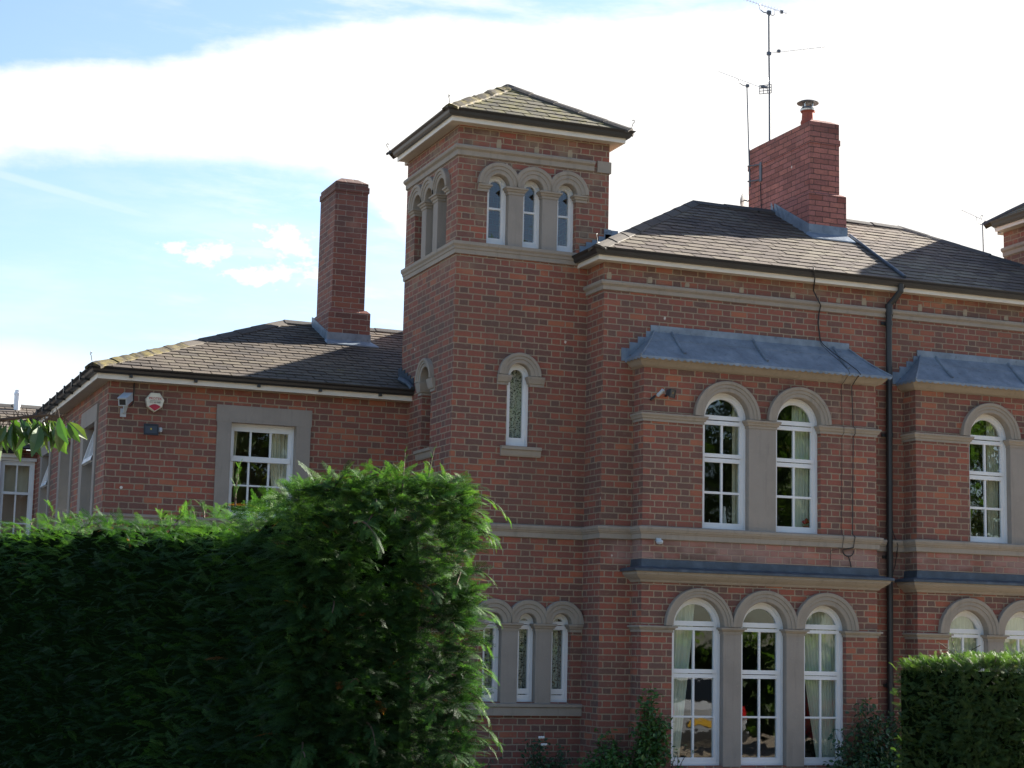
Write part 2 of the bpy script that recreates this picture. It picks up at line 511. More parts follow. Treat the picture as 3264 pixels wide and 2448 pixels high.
leafmat('cypress', spec=0.10, rough=0.6, stops=[(0.0, (0.012, 0.030, 0.013, 1)), (0.35, (0.024, 0.062, 0.022, 1)), (0.7, (0.065, 0.135, 0.036, 1)), (0.93, (0.13, 0.22, 0.055, 1)), (0.965, (0.13, 0.22, 0.055, 1)), (0.975, (0.20, 0.065, 0.025, 1)), (1.0, (0.26, 0.09, 0.035, 1))], trans=0.30)
leafmat('cypress_far', spec=0.10, rough=0.6, stops=[(0.0, (0.030, 0.058, 0.022, 1)), (0.5, (0.055, 0.095, 0.035, 1)), (0.9, (0.105, 0.140, 0.055, 1)), (1.0, (0.16, 0.15, 0.07, 1))], trans=0.28)
leafmat('cherry_leaf', [(0.0, (0.028, 0.065, 0.018, 1)), (0.6, (0.05, 0.095, 0.022, 1)), (1.0, (0.13, 0.16, 0.05, 1))], 0.22, 0.4, spec=0.5)
leafmat('shrub_leaf', [(0.0, (0.026, 0.062, 0.022, 1)), (0.6, (0.055, 0.125, 0.036, 1)), (1.0, (0.11, 0.20, 0.055, 1))], 0.25, 0.35)
leafmat('shrub_dark', [(0.0, (0.018, 0.040, 0.022, 1)), (0.6, (0.034, 0.075, 0.036, 1)), (1.0, (0.065, 0.12, 0.05, 1))], 0.2, 0.35)
leafmat('tree_leaf', [(0.0, (0.022, 0.045, 0.014, 1)), (0.5, (0.05, 0.085, 0.022, 1)), (0.85, (0.10, 0.13, 0.03, 1)), (1.0, (0.22, 0.16, 0.03, 1))], 0.35, 0.6)

m, t, p, o = newmat('gravel')
pos = t.node('ShaderNodeNewGeometry').outputs['Position']
v = t.node('ShaderNodeTexVoronoi')
t.put(v.inputs['Vector'], pos)
v.inputs['Scale'].default_value = 40.0
c = t.mix(t.sep(v.outputs['Color'])[0], lin('#6d6256'), lin('#94866f'))
c = t.mix(t.ss(t.noise(pos, 0.4, 4.0), 0.45, 0.7), c, lin('#5f564a'))
t.put(p.inputs['Base Color'], c)
p.inputs['Roughness'].default_value = 0.95
t.put(p.inputs['Normal'], t.bump(v.outputs['Distance'], 0.8, 0.02))


# ------------------------------------------------------------------ mesh helpers
class MB:
    def __init__(self):
        self.v, self.f, self.ft = [], [], []

    def poly(self, pts, tint=0.5):
        n = len(self.v)
        self.v.extend([tuple(q) for q in pts])
        self.f.append(list(range(n, n + len(pts))))
        self.ft.append(tint)

    def box(self, x0, x1, y0, y1, z0, z1, tint=0.5):
        P = [(x0, y0, z0), (x1, y0, z0), (x1, y1, z0), (x0, y1, z0), (x0, y0, z1), (x1, y0, z1), (x1, y1, z1), (x0, y1, z1)]
        self.hexa(P, tint)

    def hexa(self, P, tint=0.5):
        n = len(self.v)
        self.v.extend([tuple(q) for q in P])
        for q in ((0, 3, 2, 1), (4, 5, 6, 7), (0, 1, 5, 4), (1, 2, 6, 5), (2, 3, 7, 6), (3, 0, 4, 7)):
            self.f.append([n + i for i in q])
            self.ft.append(tint)

    def ring_loops(self, loops, close_loop=True, caps=True, tint=0.5):
        """skin consecutive loops (same vertex count)"""
        n0 = len(self.v)
        k = len(loops[0])
        for lp in loops:
            self.v.extend([tuple(q) for q in lp])
        for i in range(len(loops) - 1):
            for j in range(k if close_loop else k - 1):
                a, b = n0 + i * k + j, n0 + i * k + (j + 1) % k
                self.f.append([a, b, b + k, a + k])
                self.ft.append(tint)
        if caps:
            self.f.append([n0 + j for j in range(k)][::-1])
            self.ft.append(tint)
            self.f.append([n0 + (len(loops) - 1) * k + j for j in range(k)])
            self.ft.append(tint)

    def tube(self, path, r, n=8, tint=0.5):
        path = [Vector(p) for p in path]
        loops = []
        prev = None
        for i, p in enumerate(path):
            d = (path[min(i + 1, len(path) - 1)] - path[max(i - 1, 0)])
            if d.length < 1e-9:
                d = Vector((0, 0, 1))
            d.normalize()
            if prev is None:
                a = d.orthogonal().normalized()
            else:
                a = (prev - d * prev.dot(d))
                a = a.normalized() if a.length > 1e-6 else d.orthogonal().normalized()
            prev = a
            b = d.cross(a)
            rr = r[i] if isinstance(r, (list, tuple)) else r
            loops.append([p + (a * math.cos(2 * pi * k / n) + b * math.sin(2 * pi * k / n)) * rr for k in range(n)])
        self.ring_loops(loops, tint=tint)

    def lathe(self, c, prof, n=20, tint=0.5):
        loops = [[(c[0] + r * math.cos(2 * pi * k / n), c[1] + r * math.sin(2 * pi * k / n), c[2] + z) for k in range(n)] for r, z in prof]
        self.ring_loops(loops, tint=tint)

    def sweep(self, path, prof, tint=0.5):
        """prof: closed list of (out, z); path: plan polyline, outward = right of travel; mitred"""
        P = [Vector((a[0], a[1])) for a in path]
        nr = []
        for a, b in zip(P[:-1], P[1:]):
            d = (b - a).normalized()
            nr.append(Vector((d.y, -d.x)))
        loops = []
        for i, q in enumerate(P):
            if i == 0:
                o = nr[0]
            elif i == len(P) - 1:
                o = nr[-1]
            else:
                o = (nr[i - 1] + nr[i]) / (1.0 + nr[i - 1].dot(nr[i]))
            loops.append([(q.x + o.x * a, q.y + o.y * a, z) for a, z in prof])
        self.ring_loops(loops, tint=tint)

    def build(self, name, mat, parent=None, smooth=False, uv=False, tint=False):
        me = bpy.data.meshes.new(name)
        me.from_pydata(self.v, [], self.f)
        if smooth:
            me.polygons.foreach_set('use_smooth', [True] * len(me.polygons))
        if uv:
            ul = me.uv_layers.new(name='UVMap')
            dat = np.empty(len(me.loops) * 2)
            for p in me.polygons:
                n = p.normal
                ax = 0 if abs(n.x) > max(abs(n.y), abs(n.z) * 0.8) else (1 if abs(n.y) >= abs(n.z) * 0.8 else 2)
                for li in p.loop_indices:
                    co = me.vertices[me.loops[li].vertex_index].co
                    dat[2 * li], dat[2 * li + 1] = ((co.y, co.z), (co.x, co.z), (co.x, co.y))[ax]
            ul.data.foreach_set('uv', dat)
        if tint:
            a = me.attributes.new('tint', 'FLOAT', 'FACE')
            a.data.foreach_set('value', self.ft)
        me.materials.append(MATS[mat])
        me.validate()
        me.update()
        ob = bpy.data.objects.new(name, me)
        C.objects.link(ob)
        if parent is not None:
            ob.parent = parent
        return ob


def thing(name, label, cat, loc=(0, 0, 0), group=None):
    o = bpy.data.objects.new(name, None)
    o.empty_display_size = 0.2
    C.objects.link(o)
    o['label'] = label
    o['category'] = cat
    if group:
        o['group'] = group
    return o


def tag(o, label, cat, group=None, kind=None):
    o['label'] = label
    o['category'] = cat
    if group:
        o['group'] = group
    if kind:
        o['kind'] = kind
    return o


# ------------------------------------------------------------------ key dimensions of the house (metres)
TW, TD = 2.009, 1.964                       # tower width, depth; its near left corner is the origin
XM, YM = 1.739, -0.497                      # main block left corner
XB, XBR, YB = 2.153, 5.394, -0.772          # first bay
X2, X2R = 5.983, 9.224                      # second bay
XE = 9.70                                   # main block right corner
T2X = 9.43                                  # second tower
XL, YL, YLB = -3.777, 1.668, 8.12           # side wing
SEG = 18


def frontT(Y):
    return lambda u, d, z: (u, Y + d, z)


def westT(X):
    return lambda u, d, z: (X + d, u, z)


def arch_pts(u0, u1, zs, n=SEG, r=None):
    c = (u0 + u1) / 2
    r = r or (u1 - u0) / 2
    return [(c - r * math.cos(pi * i / n), zs + r * math.sin(pi * i / n)) for i in range(n + 1)]


def wall(mb, T, u0, u1, z0, z1, ops, depth=0.16):
    """ops: (ua, ub, za, zb, arch)"""
    ops = sorted(ops, key=lambda q: q[2])
    groups = []
    for q in ops:
        top = q[3] + ((q[1] - q[0]) / 2 if q[4] else 0)
        if groups and q[2] < groups[-1][1]:
            groups[-1][1] = max(groups[-1][1], top)
            groups[-1][2].append(q)
        else:
            groups.append([q[2], top, [q]])

    def quad(a, b, za, zb):
        if b - a > 1e-6 and zb - za > 1e-6:
            mb.poly([T(a, 0, za), T(b, 0, za), T(b, 0, zb), T(a, 0, zb)])
    z = z0
    for g in groups:
        quad(u0, u1, z, g[0])
        u = u0
        for (a, b, za, zb, arch) in sorted(g[2]):
            quad(u, a, g[0], g[1])
            quad(a, b, g[0], za)
            D = depth
            mb.poly([T(a, 0, za), T(a, D, za), T(a, D, zb), T(a, 0, zb)])
            mb.poly([T(b, D, za), T(b, 0, za), T(b, 0, zb), T(b, D, zb)])
            mb.poly([T(a, 0, za), T(b, 0, za), T(b, D, za), T(a, D, za)])
            if arch:
                ap = arch_pts(a, b, zb)
                for (p, q), (r, s) in zip(ap[:-1], ap[1:]):
                    mb.poly([T(p, 0, q), T(r, 0, s), T(r, 0, g[1]), T(p, 0, g[1])])
                    mb.poly([T(p, 0, q), T(p, D, q), T(r, D, s), T(r, 0, s)])
            else:
                quad(a, b, zb, g[1])
                mb.poly([T(a, 0, zb), T(a, D, zb), T(b, D, zb), T(b, 0, zb)])
            u = b
        quad(u, u1, g[0], g[1])
        z = g[1]
    quad(u0, u1, z, z1)


def archivolt(T, c, r, R, zs, parent, lim=None, depth=0.13, name='arch_moulding', feet=0.0):
    """moulded stone arch: inner radius r, outer radius R, cut off at the neighbouring arch (lim left, lim right)"""
    w = R - r
    prof = [(r, -depth), (r, 0.030), (r + 0.02 * 0.5, 0.036), (r + w * 0.36, 0.036), (r + w * 0.40, 0.048), (r + w * 0.66, 0.048), (r + w * 0.70, 0.060), (R - 0.006, 0.064), (R, 0.056), (R, -0.02)]
    mb = MB()
    loops = []
    n = 28
    lim = lim or (9, 9)
    seq = [i * pi / n for i in range(n + 1)]
    for a in seq:
        lp = []
        for rad, out in prof:
            u = c - rad * math.cos(a)
            u = max(c - lim[0], min(c + lim[1], u))
            lp.append(T(u, -out, zs + rad * math.sin(a)))
        loops.append(lp)
    mb.ring_loops(loops)
    return mb.build(name, 'stone', parent)


def window(T, ua, ub, za, zs, parent, arch=True, d=0.09, stile=0.05, rails=(), mull=(), sashframe=0.045, label=None, sill=None):
    """painted window: outer frame, sash with its rails and mullions, one pane"""
    fw = 0.032

    def outline(inset):
        a, b = ua + inset, ub - inset
        pts = [(a, za + inset)]
        if arch:
            pts += arch_pts(a, b, zs, SEG, (ub - ua) / 2 - inset)
        else:
            pts += [(a, zs - inset), (b, zs - inset)]
        pts.append((b, za + inset))
        return pts

    def ringmesh(mb, i0, i1, d0, d1):
        o, i = outline(i0), outline(i1)
        k = len(o)
        loops = [[T(u, d1, z) for u, z in o], [T(u, d0, z) for u, z in o], [T(u, d0, z) for u, z in i], [T(u, d1, z) for u, z in i]]
        n0 = len(mb.v)
        for lp in loops:
            mb.v.extend(lp)
        for s in range(3):
            for j in range(k):
                a, b = n0 + s * k + j, n0 + s * k + (j + 1) % k
                mb.f.append([a, b, b + k, a + k])
                mb.ft.append(0.5)
    mb = MB()
    ringmesh(mb, -0.004, fw, d, d + 0.09)
    w = mb.build('window', 'white_paint', parent)
    if label:
        w['label'] = label
    mb = MB()
    ringmesh(mb, fw, fw + sashframe, d + 0.014, d + 0.06)

    def bx(u0, u1, z0, z1, d0, d1):
        pts = [T(u, dd, z) for z in (z0, z1) for dd in (d0, d1) for u in (u0, u1)]
        a = pts
        mb.hexa([a[0], a[1], a[3], a[2], a[4], a[5], a[7], a[6]])
    for (z0, z1, pr) in rails:
        bx(ua + fw + 0.004, ub - fw - 0.004, z0, z1, d + 0.012 - pr, d + 0.055)
    for (u, wd, z0, z1) in mull:
        bx(u - wd / 2, u + wd / 2, z0, z1, d + 0.019, d + 0.052)
    mb.build('sash', 'white_paint', w)
    mb = MB()
    mb.poly([T(u, d + 0.036, z) for u, z in outline(fw + 0.006)])
    mb.build('pane', 'glass', w)
    return w


# ------------------------------------------------------------------ the house
house = thing('villa', 'long red brick villa with square tower, slate roofs and arched white windows', 'house')

GW = [(2.560, 3.245), (3.480, 4.107), (4.343, 4.945)]          # ground floor windows of the first bay
FW = [(2.950, 3.582), (3.951, 4.590)]                          # upper windows
mir = 11.377
GW2 = [(mir - b, mir - a) for a, b in GW][::-1]
FW2 = [(mir - b, mir - a) for a, b in FW][::-1]
ZG0, ZGS = 0.485, 2.112
ZF0, ZFS = 3.277, 4.632
TTOP = [(0.385, 0.667), (0.852, 1.113), (1.308, 1.566)]
TGF = [(0.467, 0.703), (0.905, 1.141), (1.339, 1.595)]
TWS = [(0.385, 0.703), (0.866, 1.140), (1.306, 1.605)]

# tower walls
mb = MB()
wall(mb, frontT(0.0), 0.0, TW, -0.05, 8.11, [(a, b, 6.66, 7.392, True) for a, b in TTOP] + [(0.70, 1.0, 4.215, 5.07, True)] + [(a, b, 1.18, 2.106, True) for a, b in TGF], 0.20)
wall(mb, westT(0.0), 0.0, TD, -0.05, 8.11, [(a, b, 6.66, 7.392, True) for a, b in TWS] + [(0.78, 1.125, 4.215, 5.07, True)], 0.20)
mb.poly([(TW, 0, -0.05), (TW, TD, -0.05), (TW, TD, 8.11), (TW, 0, 8.11)])
mb.poly([(0, TD, -0.05), (TW, TD, -0.05), (TW, TD, 8.11), (0, TD, 8.11)])
mb.poly([(0.20, 0.78, 4.215), (0.20, 1.125, 4.215), (0.20, 1.125, 5.3), (0.20, 0.78, 5.3)])   # blind niche
mb.build('tower_wall', 'brick_main', house, uv=True)

# main block walls
mb = MB()
wall(mb, frontT(YM), XM, XE, -0.05, 6.48, [], 0.1)
wall(mb, westT(XM), YM, 0.0, -0.05, 6.48, [])
wall(mb, westT(XM), TD, 4.44, -0.05, 6.48, [])
mb.poly([(XE, YM, -0.05), (XE, 4.44, -0.05), (XE, 4.44, 6.48), (XE, YM, 6.48)])
mb.poly([(XM, 4.44, -0.05), (XE, 4.44, -0.05), (XE, 4.44, 6.48), (XM, 4.44, 6.48)])
# cut for the bays: rebuild the front as strips beside and above the bays
mb.v, mb.f, mb.ft = [], [], []
for a, b, z0, z1 in ((XM, XB, -0.05, 6.48), (XBR, X2, -0.05, 6.48), (X2R, XE, -0.05, 6.48), (XB, XBR, 5.1, 6.48), (X2, X2R, 5.1, 6.48)):
    mb.poly([(a, YM, z0), (b, YM, z0), (b, YM, z1), (a, YM, z1)])
wall(mb, westT(XM), YM, 0.0, -0.05, 6.48, [])
wall(mb, westT(XM), TD, 4.44, -0.05, 6.48, [])
mb.poly([(XE, YM, -0.05), (XE, 4.44, -0.05), (XE, 4.44, 6.48), (XE, YM, 6.48)])
mb.poly([(XM, 4.44, -0.05), (XE, 4.44, -0.05), (XE, 4.44, 6.48), (XM, 4.44, 6.48)])
mb.build('main_wall', 'brick_main', house, uv=True)
for xa, xb, gw, fw_ in ((XB, XBR, GW, FW), (X2, X2R, GW2, FW2)):
    mb = MB()
    wall(mb, frontT(YB), xa, xb, -0.05, 5.27, [(a, b, ZG0, ZGS, True) for a, b in gw] + [(a, b, ZF0, ZFS, True) for a, b in fw_], 0.17)
    mb.poly([(xa, YB, -0.05), (xa, YM, -0.05), (xa, YM, 5.27), (xa, YB, 5.27)])
    mb.poly([(xb, YB, -0.05), (xb, YM, -0.05), (xb, YM, 5.27), (xb, YB, 5.27)])
    mb.build('bay_wall', 'brick_main', house, uv=True)

# side wing walls
mb = MB()
WW = [(2.50, 3.36), (4.48, 5.40), (6.62, 7.36)]
wall(mb, frontT(YL), XL, 0.0, -0.05, 4.89, [(-2.268, -1.446, 3.30, 4.477, False)], 0.16)
wall(mb, westT(XL), YL, YLB, -0.05, 4.89, [(a, b, 3.30, 4.472, False) for a, b in WW], 0.22)
mb.poly([(XL, YLB, -0.05), (3.0, YLB, -0.05), (3.0, YLB, 4.89), (XL, YLB, 4.89)])
mb.build('wing_wall', 'brick_main', house, uv=True)
# rear wing, projecting left behind the side wing
mb = MB()
RW = [(-5.45, -4.98), (-4.86, -4.36), (-4.31, -3.80)]
wall(mb, frontT(YLB), -7.2, XL - 0.002, -0.05, 4.62, [(a, b, 3.2, 4.46, False) for a, b in RW], 0.12)
mb.poly([(-7.2, YLB, -0.05), (-7.2, 13.5, -0.05), (-7.2, 13.5, 4.62), (-7.2, YLB, 4.62)])
mb.poly([(XL + 0.25, YLB + 0.01, -0.05), (XL + 0.25, 13.5, -0.05), (XL + 0.25, 13.5, 4.85), (XL + 0.25, YLB + 0.01, 4.85)])  # unseen side wall, added with the back wall to keep sun out
mb.poly([(-7.2, 13.5, -0.05), (XL + 0.25, 13.5, -0.05), (XL + 0.25, 13.5, 4.62), (-7.2, 13.5, 4.62)])
mb.build('rear_wall', 'brick_main', house, uv=True)

# second tower, top seen beyond the main roof
mb = MB()
ZO = 0.06
wall(mb, frontT(0.0), T2X, T2X + TW, -0.05, 8.11 + ZO, [(T2X + a, T2X + b, 6.66, 7.392, True) for a, b in TTOP], 0.2)
wall(mb, westT(T2X), 0.0, TD, -0.05, 8.11 + ZO, [], 0.2)
mb.poly([(T2X + TW, 0, -0.05), (T2X + TW, TD, -0.05), (T2X + TW, TD, 8.11), (T2X + TW, 0, 8.11)])
mb.poly([(T2X, TD, -0.05), (T2X + TW, TD, -0.05), (T2X + TW, TD, 8.11 + ZO), (T2X, TD, 8.11 + ZO)])
o = mb.build('tower_wall', 'brick_main', house, uv=True)

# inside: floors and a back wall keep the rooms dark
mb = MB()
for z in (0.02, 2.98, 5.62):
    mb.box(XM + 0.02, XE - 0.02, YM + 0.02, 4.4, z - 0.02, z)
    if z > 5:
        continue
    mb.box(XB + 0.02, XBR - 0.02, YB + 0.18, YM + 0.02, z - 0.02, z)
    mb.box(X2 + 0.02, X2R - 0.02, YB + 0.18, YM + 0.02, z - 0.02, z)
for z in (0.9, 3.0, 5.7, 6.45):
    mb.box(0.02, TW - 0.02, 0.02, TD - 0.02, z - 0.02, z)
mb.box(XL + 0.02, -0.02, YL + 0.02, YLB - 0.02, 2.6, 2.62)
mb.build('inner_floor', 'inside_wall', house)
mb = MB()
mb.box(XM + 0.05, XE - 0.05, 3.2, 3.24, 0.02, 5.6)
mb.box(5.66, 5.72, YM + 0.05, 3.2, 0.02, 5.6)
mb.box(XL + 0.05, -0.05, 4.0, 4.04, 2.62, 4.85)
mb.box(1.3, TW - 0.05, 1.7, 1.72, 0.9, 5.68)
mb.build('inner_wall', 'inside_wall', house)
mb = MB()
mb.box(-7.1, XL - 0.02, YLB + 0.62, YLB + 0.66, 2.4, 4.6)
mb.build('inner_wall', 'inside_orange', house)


# ---- windows
def bay_ground(a, b):
    u = (a + b) / 2
    window(frontT(YB), a, b, ZG0, ZGS, house, True, 0.085, rails=((0.517, 0.575, 0), (1.040, 1.062, -0.008), (1.507, 1.552, 0), (1.560, 1.609, 0.008), (2.066, 2.106, 0), (2.118, 2.175, 0.006)),
           mull=((u, 0.024, 0.57, 1.51), (u, 0.024, 1.60, 2.07)))


def bay_first(a, b):
    u = (a + b) / 2
    window(frontT(YB), a, b, ZF0, ZFS, house, True, 0.085, rails=((3.31, 3.36, 0), (3.712, 3.740, -0.008), (4.095, 4.145, 0), (4.155, 4.20, 0.008), (4.553, 4.602, 0), (4.615, 4.667, 0.006)),
           mull=((u, 0.024, 3.35, 4.1), (u, 0.024, 4.19, 4.56)))


for a, b in GW + GW2:
    bay_ground(a, b)
for a, b in FW + FW2:
    bay_first(a, b)
for dxx in (0.0, T2X):
    for a, b in TTOP:
        window(frontT(0.0), a + dxx, b + dxx, 6.66, 7.392, house, True, 0.09, sashframe=0.03, rails=((6.69, 6.755, 0), (7.112, 7.136, 0)))
for a, b in TWS:
    window(westT(0.0), a, b, 6.66, 7.392, house, True, 0.15, sashframe=0.03, rails=((6.69, 6.755, 0), (7.112, 7.136, 0)))
window(frontT(0.0), 0.70, 1.0, 4.215, 5.07, house, True, 0.06, sashframe=0.034, rails=((4.245, 4.32, 0),))
for a, b in TGF:
    window(frontT(0.0), a, b, 1.18, 2.106, house, True, 0.09, sashframe=0.03, rails=((1.21, 1.262, 0.004), (1.272, 1.335, 0), (2.035, 2.085, 0), (2.094, 2.135, 0.006)))
c1, c2 = -1.99, -1.737
window(frontT(YL), -2.268, -1.446, 3.30, 4.477, house, False, 0.10, sashframe=0.035,
       rails=((4.384, 4.412, 0), (4.010, 4.076, 0.016), (3.706, 3.726, -0.006), (3.34, 3.40, 0)),
       mull=((c1, 0.022, 4.07, 4.39), (c2, 0.022, 4.07, 4.39), (c1 - 0.01, 0.022, 3.39, 4.02), (c2 - 0.01, 0.022, 3.39, 4.02)))
for k, (a, b) in enumerate(WW):
    w_ = window(westT(XL), a, b, 3.30, 4.472, house, False, 0.15, sashframe=0.035, rails=((4.0, 4.05, 0),), mull=(((a + b) / 2, 0.03, 3.35, 4.0),))
    if k in (0, 2):                                                # top-hung casement pushed open
        mb = MB()
        th = math.radians(17)
        top, hgt = 4.43, 0.46

        def Tw(u, s, t_):                                         # s down the leaf, t_ thickness
            return (XL + 0.14 - s * math.sin(th) - t_ * math.cos(th), u, top - s * math.cos(th) + t_ * math.sin(th))
        for (u0, u1, s0, s1) in ((a + .04, a + .09, 0, hgt), (b - .09, b - .04, 0, hgt), (a + .04, b - .04, 0, .05), (a + .04, b - .04, hgt - .06, hgt), ((a + b) / 2 - .014, (a + b) / 2 + .014, 0, hgt)):
            P8 = [Tw(u, s, t_) for t_ in (0, 0.04) for (u, s) in ((u0, s0), (u1, s0), (u1, s1), (u0, s1))]
            mb.hexa(P8)
        o = mb.build('casement', 'white_paint', w_)
        o['label'] = 'top-hung white casement pushed open'
for a, b in RW:
    window(frontT(YLB), a, b, 3.2, 4.46, house, False, 0.02, sashframe=0.04, rails=((3.945, 3.985, 0.01), (3.5, 3.52, 0)), mull=(((a + b) / 2, 0.022, 3.25, 4.43),))

mb = MB()
for i in (0, 1):
    mb.box(RW[i][1] - 0.006, RW[i + 1][0] + 0.006, YLB - 0.03, YLB + 0.08, 3.2, 4.475)
mb.box(-5.5, XL - 0.004, YLB - 0.035, YLB + 0.02, 4.452, 4.50)
mb.build('window_frame', 'white_paint', house)

# ---- stone dressings: arches, piers, capitals, sills, string courses
for cols, T, zs, R, sp in ((GW, frontT(YB), ZGS, 0.452, None), (GW2, frontT(YB), ZGS, 0.452, None), (FW, frontT(YB), ZFS, 0.448, None), (FW2, frontT(YB), ZFS, 0.448, None),
                           (TTOP, frontT(0.0), 7.392, 0.278, None), (TWS, westT(0.0), 7.392, 0.278, None), (TGF, frontT(0.0), 2.106, 0.275, None),
                           ([(0.70, 1.0)], frontT(0.0), 5.07, 0.275, None), ([(0.78, 1.125)], westT(0.0), 5.07, 0.275, None),
                           ([(T2X + a, T2X + b) for a, b in TTOP], frontT(0.0), 7.392, 0.278, None)):
    cs = [(a + b) / 2 for a, b in cols]
    for i, (a, b) in enumerate(cols):
        lm = [9, 9]
        if i > 0:
            lm[0] = (cs[i] - cs[i - 1]) / 2 - 0.0005
        if i < len(cs) - 1:
            lm[1] = (cs[i + 1] - cs[i]) / 2 - 0.0005
        archivolt(T, cs[i], (b - a) / 2 - 0.003, R, zs, house, lm, depth=0.082 if T is not None else 0.1)

CAP = lambda z0, z1: [(-0.03, z0), (0.012, z0), (0.012, z0 + 0.030), (0.026, z0 + 0.036), (0.034, z0 + 0.058), (0.050, z1 - 0.024), (0.052, z1 - 0.004), (0.040, z1), (-0.03, z1)]


def piers(T, gaps, z0, z1, depth, west=False):
    for a, b in gaps:
        mb = MB()
        p = [T(u, d, z) for z in (z0, z1) for (u, d) in ((a - 0.003, -0.006), (b + 0.003, -0.006), (b + 0.003, depth), (a - 0.003, depth))]
        mb.hexa(p)
        mb.build('pier', 'stone_smooth', house)


def caps(path, z0, z1):
    mb = MB()
    mb.sweep(path, CAP(z0, z1))
    mb.build('capital', 'stone', house)


for xa, xb, gw, fw_ in ((XB, XBR, GW, FW), (X2, X2R, GW2, FW2)):
    for ws, z0, zsp, zc in ((gw, ZG0, ZGS, 2.030), (fw_, ZF0, ZFS, 4.528)):
        piers(frontT(YB), [(ws[i][1], ws[i + 1][0]) for i in range(len(ws) - 1)], z0 - 0.01, zsp - 0.02, 0.165)
        caps([(xa, YM), (xa, YB), (ws[0][0], YB), (ws[0][0], YB + 0.08)], zc, zsp - 0.004)
        for i in range(len(ws) - 1):
            a, b = ws[i][1], ws[i + 1][0]
            caps([(a - 0.003, YB + 0.08), (a - 0.003, YB - 0.003), (b + 0.003, YB - 0.003), (b + 0.003, YB + 0.08)], zc, zsp - 0.004)
        caps([(ws[-1][1], YB + 0.08), (ws[-1][1], YB), (xb, YB), (xb, YM)], zc, zsp - 0.004)
for dxx in (0.0, T2X):
    ws = [(a + dxx, b + dxx) for a, b in TTOP]
    piers(frontT(0.0), [(ws[0][1], ws[1][0]), (ws[1][1], ws[2][0])], 6.655, 7.38, 0.19)
    caps([(ws[0][0] - 0.13, 0.0), (ws[0][0], 0.0), (ws[0][0], 0.08)], 7.300, 7.390)
    caps([(ws[2][1], 0.08), (ws[2][1], 0.0), (ws[2][1] + 0.14, 0.0)], 7.300, 7.390)
    for i in (0, 1):
        a, b = ws[i][1], ws[i + 1][0]
        caps([(a - 0.003, 0.08), (a - 0.003, -0.003), (b + 0.003, -0.003), (b + 0.003, 0.08)], 7.300, 7.390)
piers(westT(0.0), [(TWS[0][1], TWS[1][0]), (TWS[1][1], TWS[2][0])], 6.655, 7.38, 0.19)
for i in (0, 1):
    a, b = TWS[i][1], TWS[i + 1][0]
    caps([(0.12, b + 0.003), (-0.003, b + 0.003), (-0.003, a - 0.003), (0.12, a - 0.003)], 7.300, 7.390)
caps([(0.0, TWS[2][1] + 0.16), (0.0, TWS[2][1]), (0.12, TWS[2][1])], 7.300, 7.390)
caps([(0.12, TWS[0][0]), (0.0, TWS[0][0]), (0.0, TWS[0][0] - 0.13)], 7.300, 7.390)
# slit window and blind niche
caps([(0.565, 0.0), (0.70, 0.0), (0.70, 0.05)], 4.945, 5.066)
caps([(1.0, 0.05), (1.0, 0.0), (1.175, 0.0)], 4.945, 5.066)
caps([(0.0, 1.24), (0.0, 1.125), (0.12, 1.125)], 4.905, 5.066)
caps([(0.12, 0.78), (0.0, 0.78), (0.0, 0.62)], 4.905, 5.066)
SILL = lambda z0, z1, o: [(-0.03, z0), (0.02, z0), (0.03, z0 + 0.02), (o * 0.6, z0 + 0.06), (o * 0.66, z0 + 0.075), (o, z1 - 0.045), (o, z1 - 0.008), (-0.03, z1)]
mb = MB(); mb.sweep([(0.625, 0.0), (1.145, 0.0)], SILL(4.085, 4.213, 0.06)); mb.build('sill', 'stone', house)
mb = MB(); mb.sweep([(0.0, 1.22), (0.0, 0.60)], SILL(4.085, 4.213, 0.06)); mb.build('sill', 'stone', house)
# ground floor trio of the tower
piers(frontT(0.0), [(TGF[0][1], TGF[1][0]), (TGF[1][1], TGF[2][0])], 1.15, 2.10, 0.19)
for i in (0, 1):
    a, b = TGF[i][1], TGF[i + 1][0]
    caps([(a - 0.003, 0.08), (a - 0.003, -0.003), (b + 0.003, -0.003), (b + 0.003, 0.08)], 2.012, 2.104)
caps([(TGF[2][1], 0.08), (TGF[2][1], 0.0), (XM - 0.003, 0.0)], 2.012, 2.104)
caps([(TGF[0][0] - 0.12, 0.0), (TGF[0][0], 0.0), (TGF[0][0], 0.08)], 2.012, 2.104)
mb = MB(); mb.sweep([(0.25, 0.0), (XM - 0.003, 0.0)], [(-0.03, 1.02), (0.035, 1.022), (0.035, 1.115), (0.055, 1.125), (0.055, 1.158), (-0.03, 1.172)]); mb.build('sill', 'stone', house)
# string courses and cornices
mainpath = [(0.0, YL), (0.0, 0.0), (XM, 0.0), (XM, YM), (XB, YM), (XB, YB), (XBR, YB), (XBR, YM), (X2, YM), (X2, YB), (X2R, YB), (X2R, YM), (XE, YM)]
mb = MB()
mb.sweep(mainpath, [(-0.02, 3.110), (0.024, 3.125), (0.024, 3.182), (0.036, 3.190), (0.038, 3.200), (0.052, 3.212), (0.058, 3.232), (0.064, 3.236), (0.064, 3.264), (-0.02, 3.283)])
mb.build('string_course', 'stone', house)
mb = MB()
mb.sweep([(XM, 0.0), (XM, YM), (XE, YM)], [(-0.02, 6.122), (0.024, 6.132), (0.026, 6.176), (0.036, 6.184), (0.056, 6.200), (0.062, 6.222), (0.054, 6.242), (-0.02, 6.256)])
mb.build('cornice', 'stone', house)
mb = MB()
mb.sweep([(0.0, TD), (0.0, 0.0), (1.795, 0.0)], [(-0.02, 7.705), (0.022, 7.722), (0.024, 7.780), (0.034, 7.788), (0.054, 7.802), (0.060, 7.824), (0.050, 7.846), (-0.02, 7.858)])
